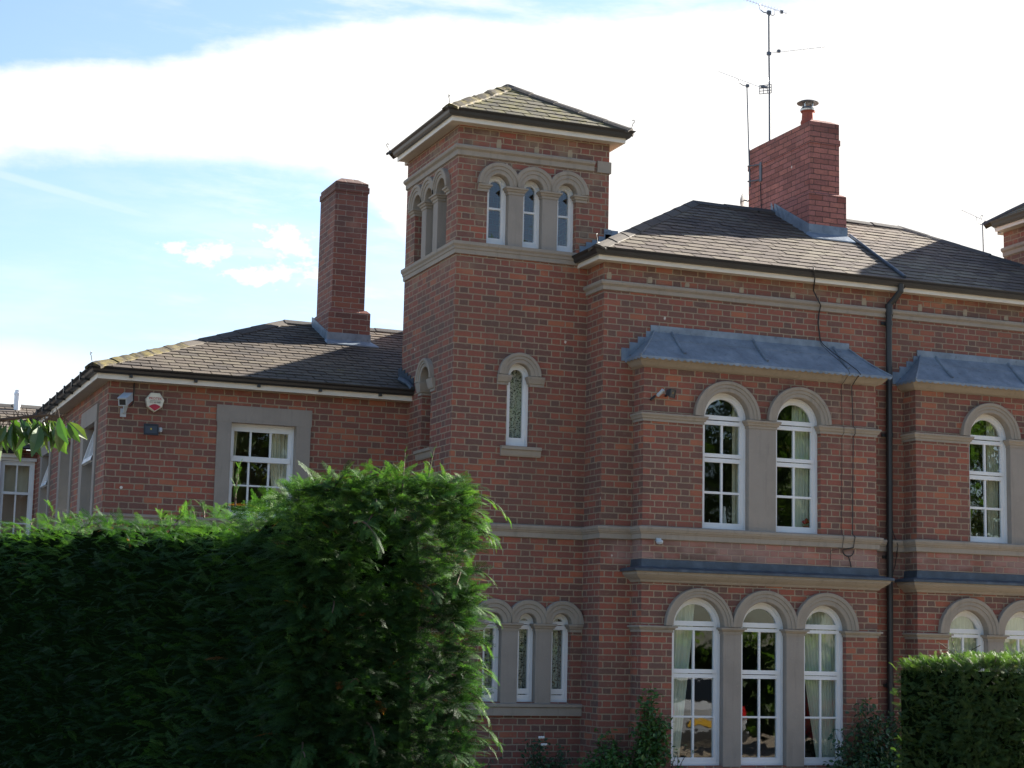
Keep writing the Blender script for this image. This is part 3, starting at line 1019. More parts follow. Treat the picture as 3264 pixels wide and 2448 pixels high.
mb.box(1.84, TW + 0.02, -0.022, 0.1, 7.715, 7.86)
mb.build('cornice', 'stone', house)
mb = MB()
mb.sweep([(T2X, TD), (T2X, 0.0), (T2X + TW, 0.0)], [(-0.02, 7.765), (0.022, 7.782), (0.024, 7.840), (0.054, 7.862), (0.060, 7.884), (0.050, 7.906), (-0.02, 7.918)])
mb.build('cornice', 'stone', house)
for dxx, xe in ((0.0, XM + 0.1), (T2X, T2X + TW)):
    mb = MB()
    mb.sweep([(dxx, TD), (dxx, 0.0), (xe, 0.0)], [(-0.02, 6.497), (0.022, 6.500), (0.022, 6.552), (0.032, 6.560), (0.036, 6.585), (0.052, 6.605), (0.056, 6.612), (0.056, 6.648), (-0.02, 6.666)])
    mb.build('string_course', 'stone', house)
mb = MB()
mb.sweep([(XL, YLB - 0.1), (XL, YL), (-0.001, YL)], [(-0.02, 3.17), (0.025, 3.18), (0.03, 3.24), (0.05, 3.26), (0.05, 3.29), (-0.02, 3.298)])
mb.build('string_course', 'stone', house)
# flat stone surrounds of the wing windows
mb = MB()
mb.box(-2.458, -1.256, YL - 0.022, YL + 0.05, 4.474, 4.682)
mb.box(-2.446, -2.266, YL - 0.018, YL + 0.15, 3.295, 4.475)
mb.box(-1.448, -1.266, YL - 0.018, YL + 0.15, 3.295, 4.475)
mb.build('window_surround', 'stone_smooth', house)
for (a, b), (s0, s1) in zip(WW, ((2.33, 3.61), (4.30, 5.60), (6.43, 7.57))):
    mb = MB()
    mb.box(XL - 0.022, XL + 0.05, s0, s1, 4.468, 4.68)
    mb.box(XL - 0.018, XL + 0.20, s0 + 0.01, a + 0.002, 3.295, 4.469)
    mb.box(XL - 0.018, XL + 0.20, b - 0.002, s1 - 0.01, 3.295, 4.469)
    mb.build('window_surround', 'stone_smooth', house)
# patched putlog holes below the eaves
for x, y, z0, z1 in [(x, YM, 6.262, 6.32 + 0.05 * ((x * 7) % 1)) for x in (1.80, 2.35, 2.86, 3.62, 4.35, 5.02, 5.40, 6.25, 6.95, 7.6)] + [(x, 0.0, 7.862, 7.94 + 0.06 * ((x * 5) % 1)) for x in (0.52, 1.02, 1.47)]:
    mb = MB()
    mb.ring_loops([[(x + dx_, y - d_, z) for dx_, z in ((-.030, z0), (.028, z0), (.034, (z0 + z1) / 2), (.026, z1), (-.022, z1 - .006), (-.033, (z0 + z1) / 2 - .01))] for d_ in (-0.01, 0.004)])
    mb.build('mortar_patch', 'mortar', house)


# ------------------------------------------------------------------ roofs
def clip(poly, a, b, c):
    """keep a*x+b*y<=c"""
    out = []
    for i in range(len(poly)):
        p, q = poly[i], poly[(i + 1) % len(poly)]
        dp, dq = a * p[0] + b * p[1] - c, a * q[0] + b * q[1] - c
        if dp <= 0:
            out.append(p)
        if (dp < 0 < dq) or (dq < 0 < dp):
            s = dp / (dp - dq)
            out.append((p[0] + s * (q[0] - p[0]), p[1] + s * (q[1] - p[1])))
    return out


def slates(mb, corners, g=0.215, w=0.29, seed=1):
    """corners: convex polygon in 3D, first edge = eave; fills it with overlapping slates"""
    rr = random.Random(seed)
    P = [Vector(c) for c in corners]
    e = (P[1] - P[0]).normalized()
    n = (P[1] - P[0]).cross(P[2] - P[0]).normalized()
    if n.z < 0:
        n = -n
    s = n.cross(e).normalized()
    if s.z < 0:
        s = -s
    uv = [((p - P[0]).dot(e), (p - P[0]).dot(s)) for p in P]
    area = sum(uv[i][0] * uv[(i + 1) % len(uv)][1] - uv[(i + 1) % len(uv)][0] * uv[i][1] for i in range(len(uv)))
    if area < 0:
        uv = uv[::-1]
    amin, amax = min(q[0] for q in uv), max(q[0] for q in uv)
    bmax = max(q[1] for q in uv)

    def clipall(poly):
        for i in range(len(uv)):
            p, q = uv[i], uv[(i + 1) % len(uv)]
            ex, ey = q[0] - p[0], q[1] - p[1]
            poly = clip(poly, ey, -ex, ey * p[0] - ex * p[1])
            if len(poly) < 3:
                return []
        return poly
    mb.poly([p - n * 0.012 for p in P])
    r = 0
    b = -0.0
    while b < bmax:
        off = (r % 2) * w / 2 + rr.uniform(-0.015, 0.015)
        a = amin - w + off
        while a < amax:
            j = rr.uniform(-0.007, 0.007)
            ww = w * rr.uniform(0.985, 1.0)
            rect = [(a + 0.005, b + j), (a + ww - 0.005, b + j + rr.uniform(-0.003, 0.003)), (a + ww - 0.005, b + g + 0.02), (a + 0.005, b + g + 0.02)]
            q = clipall(rect)
            if len(q) >= 3:
                t0 = rr.random()
                lift = rr.uniform(0.007, 0.012)
                tw = rr.uniform(-0.003, 0.003)

                def H(x, y):
                    return 0.002 + (lift + tw * (x - a) / w) * (1 - (y - b) / (g + 0.02))
                top = [P[0] + e * x + s * y + n * H(x, y) for x, y in q]
                mb.poly(top, t0)
                low = [i for i in range(len(q)) if abs(q[i][1] - b) < 0.012]
                for i in range(len(q)):
                    k = (i + 1) % len(q)
                    if i in low and k in low:
                        mb.poly([P[0] + e * q[i][0] + s * q[i][1] + n * 0.002, P[0] + e * q[k][0] + s * q[k][1] + n * 0.002, top[k], top[i]], -0.25)  # lower lip faces tinted dark: edge shade painted into the colour
            a += w
        b += g
        r += 1


def ridge(mb, p0, p1, half=0.105, drop=0.062, L=0.42, seed=3, lump=0.0):
    half, drop = half * 1.12, drop * 1.1
    """run of angled ridge tiles from p0 to p1"""
    rr = random.Random(seed)
    p0, p1 = Vector(p0), Vector(p1)
    d = p1 - p0
    n = max(1, round(d.length / L))
    dn = d.normalized()
    side = Vector((-dn.y, dn.x, 0)).normalized()
    up = side.cross(dn)
    if up.z < 0:
        up = -up
    for i in range(n):
        a, b = p0 + d * (i / n), p0 + d * ((i + 1) / n + 0.02 / max(d.length, .1))
        lift0, lift1 = 0.042 + rr.uniform(-.003, .004), 0.036 + rr.uniform(-.004, .004)
        t0 = rr.random()
        loops = []
        m_ = 6 if lump else 2
        for k in range(m_):
            f = k / (m_ - 1)
            q = a.lerp(b, f)
            l = lift0 * (1 - f) + lift1 * f + lump * rr.uniform(-1, 1)
            w1 = half + lump * rr.uniform(-.5, 1.2)
            w2 = half + lump * rr.uniform(-.5, 1.2)
            lp = [q + side * w1 - up * (drop - l), q + side * w1 * .45 - up * (drop * .38 - l), q + up * l, q - side * w2 * .45 - up * (drop * .38 - l), q - side * w2 - up * (drop - l),
                  q - side * w2 - up * (drop - l + .030), q + up * (l - .03), q + side * w1 - up * (drop - l + .030)]
            loops.append(lp)
        mb.ring_loops(loops, tint=t0)


def eaves(path, zf0, zf1, of, zg0, zg1, og, wall_in=0.02, gpath=None):
    """white fascia, soffit and black gutter along a plan path"""
    mb = MB(); mb.sweep(path, [(of - 0.02, zf0), (of, zf0), (of, zf1 + 0.01), (of - 0.02, zf1 + 0.01)]); mb.build('fascia', 'fascia_paint', house)
    mb = MB(); mb.sweep(path, [(-wall_in, zf0 + 0.004), (of - 0.018, zf0 + 0.004), (of - 0.018, zf0 + 0.02), (-wall_in, zf0 + 0.02)]); mb.build('soffit', 'soffit_paint', house)
    h = zg1 - zg0
    mb = MB()
    w = og - of
    mb.sweep(gpath or path, [(of + 0.002, zg0), (of + w * 0.45, zg0), (of + w * 0.62, zg0 + h * 0.25), (of + w * 0.72, zg0 + h * 0.62), (og, zg0 + h * 0.86), (og + 0.004, zg1), (og - 0.012, zg1 + 0.002), (of + w * 0.6, zg0 + h * 0.5), (of + 0.012, zg0 + 0.015), (of + 0.002, zg1 - 0.01)])
    return mb.build('gutter', 'gutter_black', house)


def hip_iron(p, d):
    """curled hip iron at the foot of a hip"""
    mb = MB()
    p = Vector(p)
    d = Vector((d[0], d[1], 0)).normalized()
    pts = [p - d * 0.10 + Vector((0, 0, .02)), p, p + Vector((0, 0, .035)) + d * .012]
    for k in range(9):
        a = k / 8 * 1.6 * pi
        r = 0.024 * (1 - 0.5 * k / 8)
        pts.append(p + d * (.02 + r * math.sin(a) * .9) + Vector((0, 0, .06 + 0.024 - r * math.cos(a))))
    mb.tube(pts, 0.005, 6)
    return mb.build('hip_iron', 'iron', house)


# tower roofs
for dxx, zo in ((0.0, 0.0), (T2X, ZO)):
    eaves([(dxx, TD + 0.0), (dxx, 0.0), (dxx + TW, 0.0), (dxx + TW, TD), (dxx, TD), (dxx, 0.5)][:5], 8.093 + zo, 8.161 + zo, 0.150, 8.152 + zo, 8.238 + zo, 0.243)
    o = 0.205
    za, zt = 8.232 + zo, 8.985 + zo
    A, B, Cc, D = (dxx - o, -o, za), (dxx + TW + o, -o, za), (dxx + TW + o, TD + o, za), (dxx - o, TD + o, za)
    ap = (dxx + TW / 2, TD / 2, zt)
    # close the box behind the mitred start of the eaves
    mb = MB()
    for k, (p, q) in enumerate(((A, B), (D, A), (B, Cc), (Cc, D))):
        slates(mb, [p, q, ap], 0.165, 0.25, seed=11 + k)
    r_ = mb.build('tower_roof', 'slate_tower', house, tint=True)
    for k, p in enumerate((A, B, Cc, D)):
        mb = MB()
        ridge(mb, p, ap, 0.088, 0.05, 0.36, seed=5 + k, lump=0.007 if k == 0 else 0.0)
        mb.build('ridge_tiles', 'ridge_lichen' if k == 0 else 'ridge_clay', r_, tint=True)
    for p in (A, B, D):
        hip_iron((p[0], p[1], p[2] + 0.05), (p[0] - dxx - 1, p[1] - 1))

# main roof
zE, zR, hM = 6.598, 8.030, 2.67
oM = 0.20
x0, x1 = XM - oM, XE + oM
y0, y1 = YM - oM, YM - oM + 2 * hM
RL, RR = (x0 + hM, y0 + hM, zR), (x1 - hM + 0.35, y0 + hM, zR)
mb = MB()
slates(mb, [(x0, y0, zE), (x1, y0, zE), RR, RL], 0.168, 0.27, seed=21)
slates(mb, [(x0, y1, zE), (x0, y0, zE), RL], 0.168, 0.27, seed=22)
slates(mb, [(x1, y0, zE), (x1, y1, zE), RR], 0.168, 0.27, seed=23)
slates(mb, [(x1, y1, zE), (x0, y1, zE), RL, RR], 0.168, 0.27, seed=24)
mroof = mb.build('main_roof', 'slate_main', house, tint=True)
mb = MB(); ridge(mb, (x0, y0, zE), RL, 0.10, 0.056, 0.45, 31); mb.build('ridge_tiles', 'ridge_clay', mroof, tint=True)
mb = MB(); ridge(mb, RL, RR, 0.11, 0.066, 0.45, 32); mb.build('ridge_tiles', 'ridge_grey', mroof, tint=True)
mb = MB(); ridge(mb, (x1, y0, zE), RR, 0.10, 0.056, 0.45, 33); mb.build('ridge_tiles', 'ridge_grey', mroof, tint=True)
mb = MB(); ridge(mb, (x0, y1, zE), RL, 0.10, 0.056, 0.45, 34); mb.build('ridge_tiles', 'ridge_grey', mroof, tint=True)
hip_iron((x0 + 0.02, y0 + 0.02, zE + 0.06), (-1, -1))
eaves([(XM, 0.02), (XM, YM), (XE, YM), (XE, 4.44)], 6.466, 6.530, 0.142, 6.522, 6.604, 0.240)
eaves([(XE, 4.44), (XM, 4.44), (XM, TD + 0.02)], 6.466, 6.530, 0.142, 6.522, 6.604, 0.240)
# raised lead roll between the two halves of the roof, stepped lead where the roof meets the tower
nm = Vector((0, -(zR - zE) / hM, 1)).normalized()
mb = MB()
pts = []
for k in range(13):
    f = k / 12
    pts.append(Vector((6.22 - 0.27 * f, 1.14 - 1.74 * f, zE + (1.14 - 1.74 * f - y0) * (zR - zE) / hM)) + nm * 0.022)
mb.tube(pts, 0.024, 8)
mb.build('lead_roll', 'lead_dark', mroof)
mb = MB()
for k in range(6):
    a = XM - 0.12 + k * 0.085
    z = 6.60 + (a - x0) * (zR - zE) / hM
    mb.box(a, a + 0.092, -0.012 - 0.001 * k, 0.0 - 0.003, z - 0.12, z + 0.11 + 0.012 * (k % 2))
mb.build('lead_flashing', 'lead', house)
mb = MB()
mb.box(TW - 0.06, TW + 0.03, -0.016, 0.02, 6.75, 7.0)
mb.build('lead_flashing', 'lead', house)
mb = MB()
mb.box(6.80, 7.05, 0.66, 0.80, 7.31, 7.345)
mb.build('roof_vent', 'lead_dark', mroof)

# wing roof
zw, zwr, hW, oW = 5.008, 6.284, 3.08, 0.244
xw, yw = XL - oW, YL - oW
HL = (xw + hW, yw + hW, zwr)
HB = (xw + hW, YLB + oW - hW + 1.0, zwr)
mb = MB()
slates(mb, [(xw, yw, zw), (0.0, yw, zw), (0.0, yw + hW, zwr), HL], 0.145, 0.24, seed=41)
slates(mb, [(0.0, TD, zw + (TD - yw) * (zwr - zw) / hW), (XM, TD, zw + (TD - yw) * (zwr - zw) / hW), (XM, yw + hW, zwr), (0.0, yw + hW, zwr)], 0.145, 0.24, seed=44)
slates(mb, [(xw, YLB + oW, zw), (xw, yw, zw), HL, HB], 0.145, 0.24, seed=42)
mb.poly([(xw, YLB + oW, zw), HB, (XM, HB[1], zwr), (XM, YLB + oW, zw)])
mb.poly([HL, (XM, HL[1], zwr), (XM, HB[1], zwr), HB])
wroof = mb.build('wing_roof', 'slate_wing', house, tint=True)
mb = MB(); ridge(mb, (xw, yw, zw), tuple(Vector((xw, yw, zw)).lerp(Vector(HL), 0.42)), 0.10, 0.05, 0.42, 51, lump=0.007); mb.build('ridge_tiles', 'ridge_lichen', wroof, tint=True)
mb = MB(); ridge(mb, tuple(Vector((xw, yw, zw)).lerp(Vector(HL), 0.42)), HL, 0.10, 0.05, 0.45, 52); mb.build('ridge_tiles', 'ridge_clay', wroof, tint=True)
mb = MB(); ridge(mb, HL, (XM, yw + hW, zwr), 0.11, 0.06, 0.45, 53); mb.build('ridge_tiles', 'ridge_grey', wroof, tint=True)
hip_iron((xw - 0.01, yw - 0.01, zw + 0.06), (-1, -1))
g_ = eaves([(XL, YLB + 0.1), (XL, YL), (0.0, YL)], 4.875, 4.951, 0.168, 4.938, 5.012, 0.268, gpath=[(XL, YLB + 0.1), (XL, YL), (0.075, YL)])
for k in range(9):
    mb = MB()
    yy = 2.1 + k * 0.68
    mb.box(XL - 0.285, XL - 0.16, yy - 0.02, yy + 0.02, 4.92, 4.945)
    mb.box(XL - 0.29, XL - 0.272, yy - 0.02, yy + 0.02, 4.925, 5.02)
    mb.build('bracket', 'gutter_black', g_)
for k in range(5):
    mb = MB()
    xx = -3.55 + k * 0.78
    mb.box(xx - 0.018, xx + 0.018, YL - 0.21, YL - 0.155, 4.905, 4.942)
    mb.build('bracket', 'gutter_black', g_)
# lead where the wing roof meets the tower
mb = MB()
for k in range(5):
    y = yw + 0.02 + k * 0.12
    z = zw + (y - yw) * (zwr - zw) / hW
    mb.box(-0.014 - 0.001 * k, -0.004, y, y + 0.13, z, z + 0.15)
mb.tube([(-0.03, yw - 0.02, 5.02), (-0.05, yw + 0.1, 5.10), (-0.10, yw + 0.3, 5.18)], 0.035, 8)
mb.build('lead_flashing', 'lead_dark', house)

# rear wing roof with a white flue
mb = MB()
yr0, yr1 = YLB - 0.25, 11.0
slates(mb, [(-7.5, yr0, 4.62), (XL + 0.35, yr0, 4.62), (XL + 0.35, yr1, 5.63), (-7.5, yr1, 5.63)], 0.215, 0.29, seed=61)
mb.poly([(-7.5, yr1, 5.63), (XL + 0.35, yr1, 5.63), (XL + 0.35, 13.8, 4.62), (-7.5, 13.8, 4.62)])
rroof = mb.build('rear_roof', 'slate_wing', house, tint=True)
mb = MB(); ridge(mb, (-7.5, yr1, 5.63), (XL + 0.35, yr1, 5.63), 0.11, 0.06, 0.45, 62); mb.build('ridge_tiles', 'ridge_grey', rroof, tint=True)
eaves([(-7.2, YLB), (XL - 0.27, YLB)], 4.49, 4.56, 0.12, 4.55, 4.625, 0.22)
mb = MB()
mb.lathe((-3.83, 10.75, 5.45), [(0.052, 0), (0.052, 0.34), (0.058, 0.345), (0.058, 0.385), (0.048, 0.39), (0.044, 0.43), (0.0, 0.43)], 16)
mb.build('flue_pipe', 'render_white', rroof)

# ---- chimneys
mb = MB()
mb.box(5.470, 6.062, 0.965, 2.05, 7.2, 8.085)
mb.sweep([(5.470, 2.05), (5.470, 0.965), (6.062, 0.965), (6.062, 2.05)], [(-0.06, 8.085), (0.0, 8.085), (0.0, 8.095), (-0.045, 8.125), (-0.06, 8.125)])
mb.box(5.512, 5.978, 1.008, 2.74, 7.2, 8.82)
mb.box(5.503, 5.990, 0.996, 2.755, 8.82, 8.90)
mb.box(5.512, 5.978, 1.008, 2.74, 8.90, 9.13)
mb.hexa([(5.512, 1.008, 9.13), (5.978, 1.008, 9.13), (5.978, 2.74, 9.13), (5.512, 2.74, 9.13), (5.60, 1.10, 9.185), (5.88, 1.10, 9.185), (5.88, 2.66, 9.185), (5.60, 2.66, 9.185)])
ch1 = mb.build('chimney', 'brick_red', house, uv=True)
ch1['label'] = 'wide pale red chimney stack with one cowled pot'
mb = MB()
mb.lathe((5.652, 1.30, 9.15), [(0.098, 0), (0.105, 0.05), (0.088, 0.09), (0.082, 0.19), (0.098, 0.195), (0.1, 0.215)], 20)
mb.build('chimney_pot', 'clay_pot', ch1)
mb = MB()
mb.lathe((5.652, 1.30, 9.36), [(0.108, 0.0), (0.112, 0.02), (0.085, 0.055), (0.08, 0.06)], 20)
for k in range(4):
    a = k * pi / 2 + 0.5
    mb.tube([(5.652 + .075 * math.cos(a), 1.30 + .075 * math.sin(a), 9.41), (5.652 + .08 * math.cos(a), 1.30 + .08 * math.sin(a), 9.475)], 0.010, 6)
mb.build('pot_collar', 'steel', ch1)
mb = MB()
mb.lathe((5.652, 1.30, 9.47), [(0.152, 0.0), (0.156, 0.008), (0.12, 0.028), (0.05, 0.045), (0.0, 0.048)], 24)
mb.build('cowl', 'iron', ch1)
sl = (zR - zE) / hM
mb = MB()
mb.sweep([(5.470, 1.9), (5.470, 0.965), (6.062, 0.965), (6.062, 1.9)], [(-0.004, 7.42), (0.014, 7.42), (0.012, 7.655), (-0.004, 7.655)])
mb.v = [(x, y, z if y < 0.97 else z + max(0, (y - 0.965)) * sl * 0.98) for x, y, z in mb.v]
zc = zE + (0.965 - y0) * sl
mb.hexa([(5.42, 0.80, zE + (0.80 - y0) * sl + 0.012), (6.11, 0.80, zE + (0.80 - y0) * sl + 0.012), (6.11, 0.97, zc + 0.018), (5.42, 0.97, zc + 0.018),
         (5.42, 0.80, zE + (0.80 - y0) * sl + 0.028), (6.11, 0.80, zE + (0.80 - y0) * sl + 0.028), (6.08, 0.97, zc + 0.06), (5.45, 0.97, zc + 0.06)])
mb.build('lead_flashing', 'lead', ch1)
mb = MB()
for k in range(8):                                                # stepped soakers up the left cheek
    y = 0.99 + k * 0.125
    z = zE + (y - y0) * sl
    mb.poly([(5.452 - 0.0006 * k, y, z + 0.0), (5.452 - 0.0006 * k, y + 0.125, z + 0.125 * sl), (5.452 - 0.0006 * k, y + 0.11, z + 0.21), (5.452 - 0.0006 * k, y + 0.06, z + 0.14)])
mb.build('lead_flashing', 'lead', ch1)

mb = MB()
swl = (zwr - zw) / hW
mb.box(-0.553, 0.045, 3.568, 4.42, 5.6, 6.33)
mb.sweep([(-0.553, 4.42), (-0.553, 3.568), (0.045, 3.568), (0.045, 4.42)], [(-0.07, 6.33), (0.0, 6.33), (0.0, 6.34), (-0.045, 6.385), (-0.07, 6.385)])
mb.box(-0.506, -0.034, 3.608, 4.365, 5.6, 8.045)
mb.box(-0.520, -0.020, 3.594, 4.380, 8.045, 8.125)
mb.box(-0.508, -0.034, 3.608, 4.365, 8.125, 8.18)
mb.hexa([(-0.508, 3.608, 8.18), (-0.034, 3.608, 8.18), (-0.034, 4.365, 8.18), (-0.508, 4.365, 8.18), (-0.40, 3.72, 8.255), (-0.16, 3.72, 8.255), (-0.16, 4.25, 8.255), (-0.40, 4.25, 8.255)])
ch2 = mb.build('chimney', 'brick_dark', house, uv=True)
ch2['label'] = 'narrow dark red chimney stack without a pot'
mb = MB()
mb.sweep([(-0.553, 4.4), (-0.553, 3.568), (0.045, 3.568), (0.045, 4.4)], [(-0.004, 5.88), (0.013, 5.88), (0.011, 6.04), (-0.004, 6.04)])
mb.v = [(x, y, z if y < 3.57 else z + (y - 3.568) * swl * 0.98) for x, y, z in mb.v]
zc = zw + (3.568 - yw) * swl
mb.hexa([(-0.60, 3.42, zw + (3.42 - yw) * swl + 0.012), (0.14, 3.42, zw + (3.42 - yw) * swl + 0.012), (0.10, 3.57, zc + 0.018), (-0.60, 3.57, zc + 0.018),
         (-0.60, 3.42, zw + (3.42 - yw) * swl + 0.028), (0.14, 3.42, zw + (3.42 - yw) * swl + 0.028), (0.06, 3.57, zc + 0.05), (-0.57, 3.57, zc + 0.05)])
mb.build('lead_flashing', 'lead', ch2)


# ---- lead hoods over the bays
def hood(xa, xb, xl, xr):
    """upper hood: hipped lead roof against the wall with rolls, scalloped edge and stepped flashing"""
    yf = YB - 0.19
    zt, ze = 5.668, 5.285
    tl, tr = xa + 0.26, xb - 0.235
    yt = YM - 0.012
    mb = MB()

    def bell(f):                                                  # slight sag towards the edge
        return f, zt + (ze - zt) * f + 0.035 * math.sin(pi * f) * -0.6
    n = 8
    L = []
    for k in range(n + 1):
        f, z = bell(k / n)
        y = yt + (yf - yt) * f
        L.append(((tl + (xl - tl) * f, y, z), (tr + (xr - tr) * f, y, z), (tl + (xl - tl) * f, yt, z), (tr + (xr - tr) * f, yt, z)))
    for a, b in zip(L[:-1], L[1:]):
        mb.poly([a[0], a[1], b[1], b[0]])
        mb.poly([a[2], a[0], b[0], b[2]])
        mb.poly([a[1], a[3], b[3], b[1]])
    # scalloped drip
    def drip(p, q, seg):
        p, q = Vector(p), Vector(q)
        m_ = seg * 6
        for k in range(m_):
            a, b = p.lerp(q, k / m_), p.lerp(q, (k + 1) / m_)
            da = 0.018 + 0.020 * abs(math.sin(pi * seg * k / m_))
            db = 0.018 + 0.020 * abs(math.sin(pi * seg * (k + 1) / m_))
            mb.poly([a, b, b - Vector((0, 0, db)), a - Vector((0, 0, da))])
    drip((xl, yf, ze), (xr, yf, ze), int((xr - xl) / 0.082))
    drip((xl, yt, ze), (xl, yf, ze), 5)
    drip((xr, yf, ze), (xr, yt, ze), 5)
    h = mb.build('lead_hood', 'lead', house, smooth=False)
    mb = MB()
    for x in (tl + 0.24, tl + 1.37, tr - 0.22):
        pts = []
        for k in range(n + 1):
            f, z = bell(k / n * 0.8)
            y = yt + (yf - yt) * f
            pts.append((x + 0.0 * f, y, z + 0.012))
        mb.tube(pts, 0.017, 8)
    for (pa, pb) in ((0, 2), (1, 3)):
        pts = [Vector(l[pa]) + Vector((0, 0, 0.008)) for l in L]
        mb.tube(pts, 0.011, 6)
    f, z = bell(0.28)
    mb.tube([(tl + (xl - tl) * f, yt + (yf - yt) * f, z + 0.002), (tr + (xr - tr) * f, yt + (yf - yt) * f, z + 0.002)], 0.004, 6)
    mb.build('lead_roll', 'lead', h)
    mb = MB()
    mb.box(tl - 0.05, tr + 0.01, YM - 0.017, YM - 0.002, zt - 0.005, zt + 0.076)
    for sgn, x_, xe_, m_ in ((-1, tl, xl - 0.045, 4), (1, tr, xr, 2)):
        for k in range(m_):
            f0, f1 = k / 4, (k + 1) / 4
            a, b = x_ + (xe_ - x_) * f0, x_ + (xe_ - x_) * f1
            zlo = bell(min(1, f1))[1] - 0.01
            ztop = zt - 0.004 - 0.078 * k if sgn < 0 else zt - 0.02 - 0.085 * k
            mb.box(min(a, b), max(a, b), YM - 0.013 + 0.001 * k, YM - 0.002, zlo, ztop + 0.001 * k)
    mb.build('lead_flashing', 'lead', h)
    mb = MB()
    mb.sweep([(xa, YM), (xa, YB), (xb, YB), (xb, YM)], [(-0.01, 5.175), (0.02, 5.185), (0.05, 5.20), (0.085, 5.235), (0.105, 5.262), (0.115, 5.282), (-0.01, 5.282)])
    mb.build('cornice', 'stone', house)
    # lower lead weathering and its cornice
    mb = MB()
    mb.sweep([(xa, YM), (xa, YB), (xb, YB), (xb, YM)], [(-0.01, 2.890), (0.010, 2.882), (0.020, 2.80), (0.142, 2.772), (0.155, 2.765), (0.157, 2.738), (-0.01, 2.738)])
    mb.build('lead_skirt', 'lead_dark', house)
    mb = MB()
    mb.sweep([(xa, YM), (xa, YB), (xb, YB), (xb, YM)], [(-0.01, 2.610), (0.02, 2.618), (0.035, 2.64), (0.085, 2.675), (0.118, 2.705), (0.125, 2.737), (-0.01, 2.737)])
    mb.build('cornice', 'stone', house)


hood(XB, XBR, 2.020, 5.515)
hood(X2, X2R, 5.865, 9.36)

# rainwater pipe between the bays
mb = MB()
mb.tube([(5.835, YM - 0.19, 6.55), (5.835, YM - 0.185, 6.46), (5.80, YM - 0.12, 6.38), (5.752, YM - 0.062, 6.30), (5.740, YM - 0.058, 6.2), (5.722, YM - 0.058, 2.78)], 0.040, 12)
mb.tube([(5.722, YM - 0.058, 2.74), (5.716, YM - 0.058, -0.02)], 0.040, 12)
mb.tube([(5.742, YM - 0.058, 6.30), (5.742, YM - 0.058, 6.16)], 0.048, 12)
dp = mb.build('downpipe', 'pipe_black', house, smooth=False)
for z in (6.05, 4.6, 3.05, 1.45):
    mb = MB()
    mb.tube([(5.722 + 0.006 * (z - 2.8), YM - 0.058, z - 0.03), (5.722 + 0.006 * (z - 2.8), YM - 0.058, z + 0.03)], 0.047, 12)
    mb.box(5.722 - 0.075, 5.722 + 0.075, YM - 0.03, YM - 0.004, z - 0.02, z + 0.02)
    mb.build('pipe_bracket', 'pipe_black', dp)

# ------------------------------------------------------------------ things fixed to the house
# tall aerial mast
mast = thing('aerial_mast', 'tall aerial mast rising from the wide red chimney with two rod aerials and a grid', 'aerial')
mb = MB(); mb.tube([(5.565, 2.214, 8.95), (5.56, 2.214, 10.05), (5.553, 2.214, 10.5), (5.548, 2.214, 11.10)], 0.017, 8); mb.build('pole', 'aerial_pole', mast)


def yagi(parent, p, q, n, el_, tilt, boom=0.0042, name='aerial_boom'):
    p, q = Vector(p), Vector(q)
    mb = MB()
    mb.tube([p, q], boom, 6)
    d = (q - p).normalized()
    side = d.cross(Vector((0, 0, 1))).normalized()
    up = side.cross(d)
    v = side * math.cos(tilt) + up * math.sin(tilt)
    for k in range(n):
        c = p.lerp(q, (k + 0.4) / n)
        l = el_ * (1.0 - 0.25 * k / n)
        mb.tube([c - v * l / 2, c + v * l / 2], 0.0030, 5)
    return mb.build(name, 'aerial_metal', parent)


yagi(mast, (5.80, 2.13, 11.085), (5.20, 2.38, 11.30), 15, 0.15, 0.0)
mb = MB()
mb.tube([(5.542, 2.214, 11.075), (5.47, 2.24, 11.09), (5.43, 2.26, 11.13), (5.415, 2.27, 11.215)], 0.008, 6)
mb.tube([(5.56, 2.21, 11.07), (5.60, 2.2, 11.04), (5.63, 2.19, 11.07), (5.635, 2.19, 11.135)], 0.006, 6)
mb.box(5.52, 5.575, 2.195, 2.235, 11.06, 11.115)
mb.build('clamp', 'aerial_pole', mast)
mb = MB(); mb.box(5.71, 5.745, 2.145, 2.175, 11.085, 11.13); mb.build('cable_box', 'aerial_pole', mast)
yagi(mast, (5.53, 2.23, 10.47), (6.30, 1.90, 10.58), 9, 0.05, pi / 2 * 0.8)
mb = MB(); mb.box(5.52, 5.575, 2.195, 2.235, 10.44, 10.49); mb.build('clamp', 'aerial_pole', mast)
mb = MB(); mb.box(5.66, 5.70, 2.14, 2.18, 10.485, 10.525); mb.build('cable_box', 'aerial_pole', mast)
mb = MB()                                                          # grid reflector
for k in range(4):
    mb.tube([(5.385, 2.20, 9.955 - k * 0.042 + 0.0), (5.56, 2.16, 9.985 - k * 0.042)], 0.0055, 5)
for k in range(4):
    x = 5.385 + k * 0.058
    mb.tube([(x, 2.20 - k * .013, 9.955 + k * .01), (x, 2.20 - k * .013, 9.955 - 0.126 + k * .01)], 0.0055, 5)
mb.box(5.40, 5.50, 2.17, 2.20, 9.925, 9.955)
mb.hexa([(5.50, 2.18, 10.09), (5.52, 2.18, 10.05), (5.55, 2.20, 10.03), (5.55, 2.20, 10.0), (5.49, 2.17, 10.13), (5.50, 2.17, 10.08), (5.53, 2.19, 10.05), (5.54, 2.19, 10.03)])
mb.build('grid_reflector', 'aerial_pole', mast)

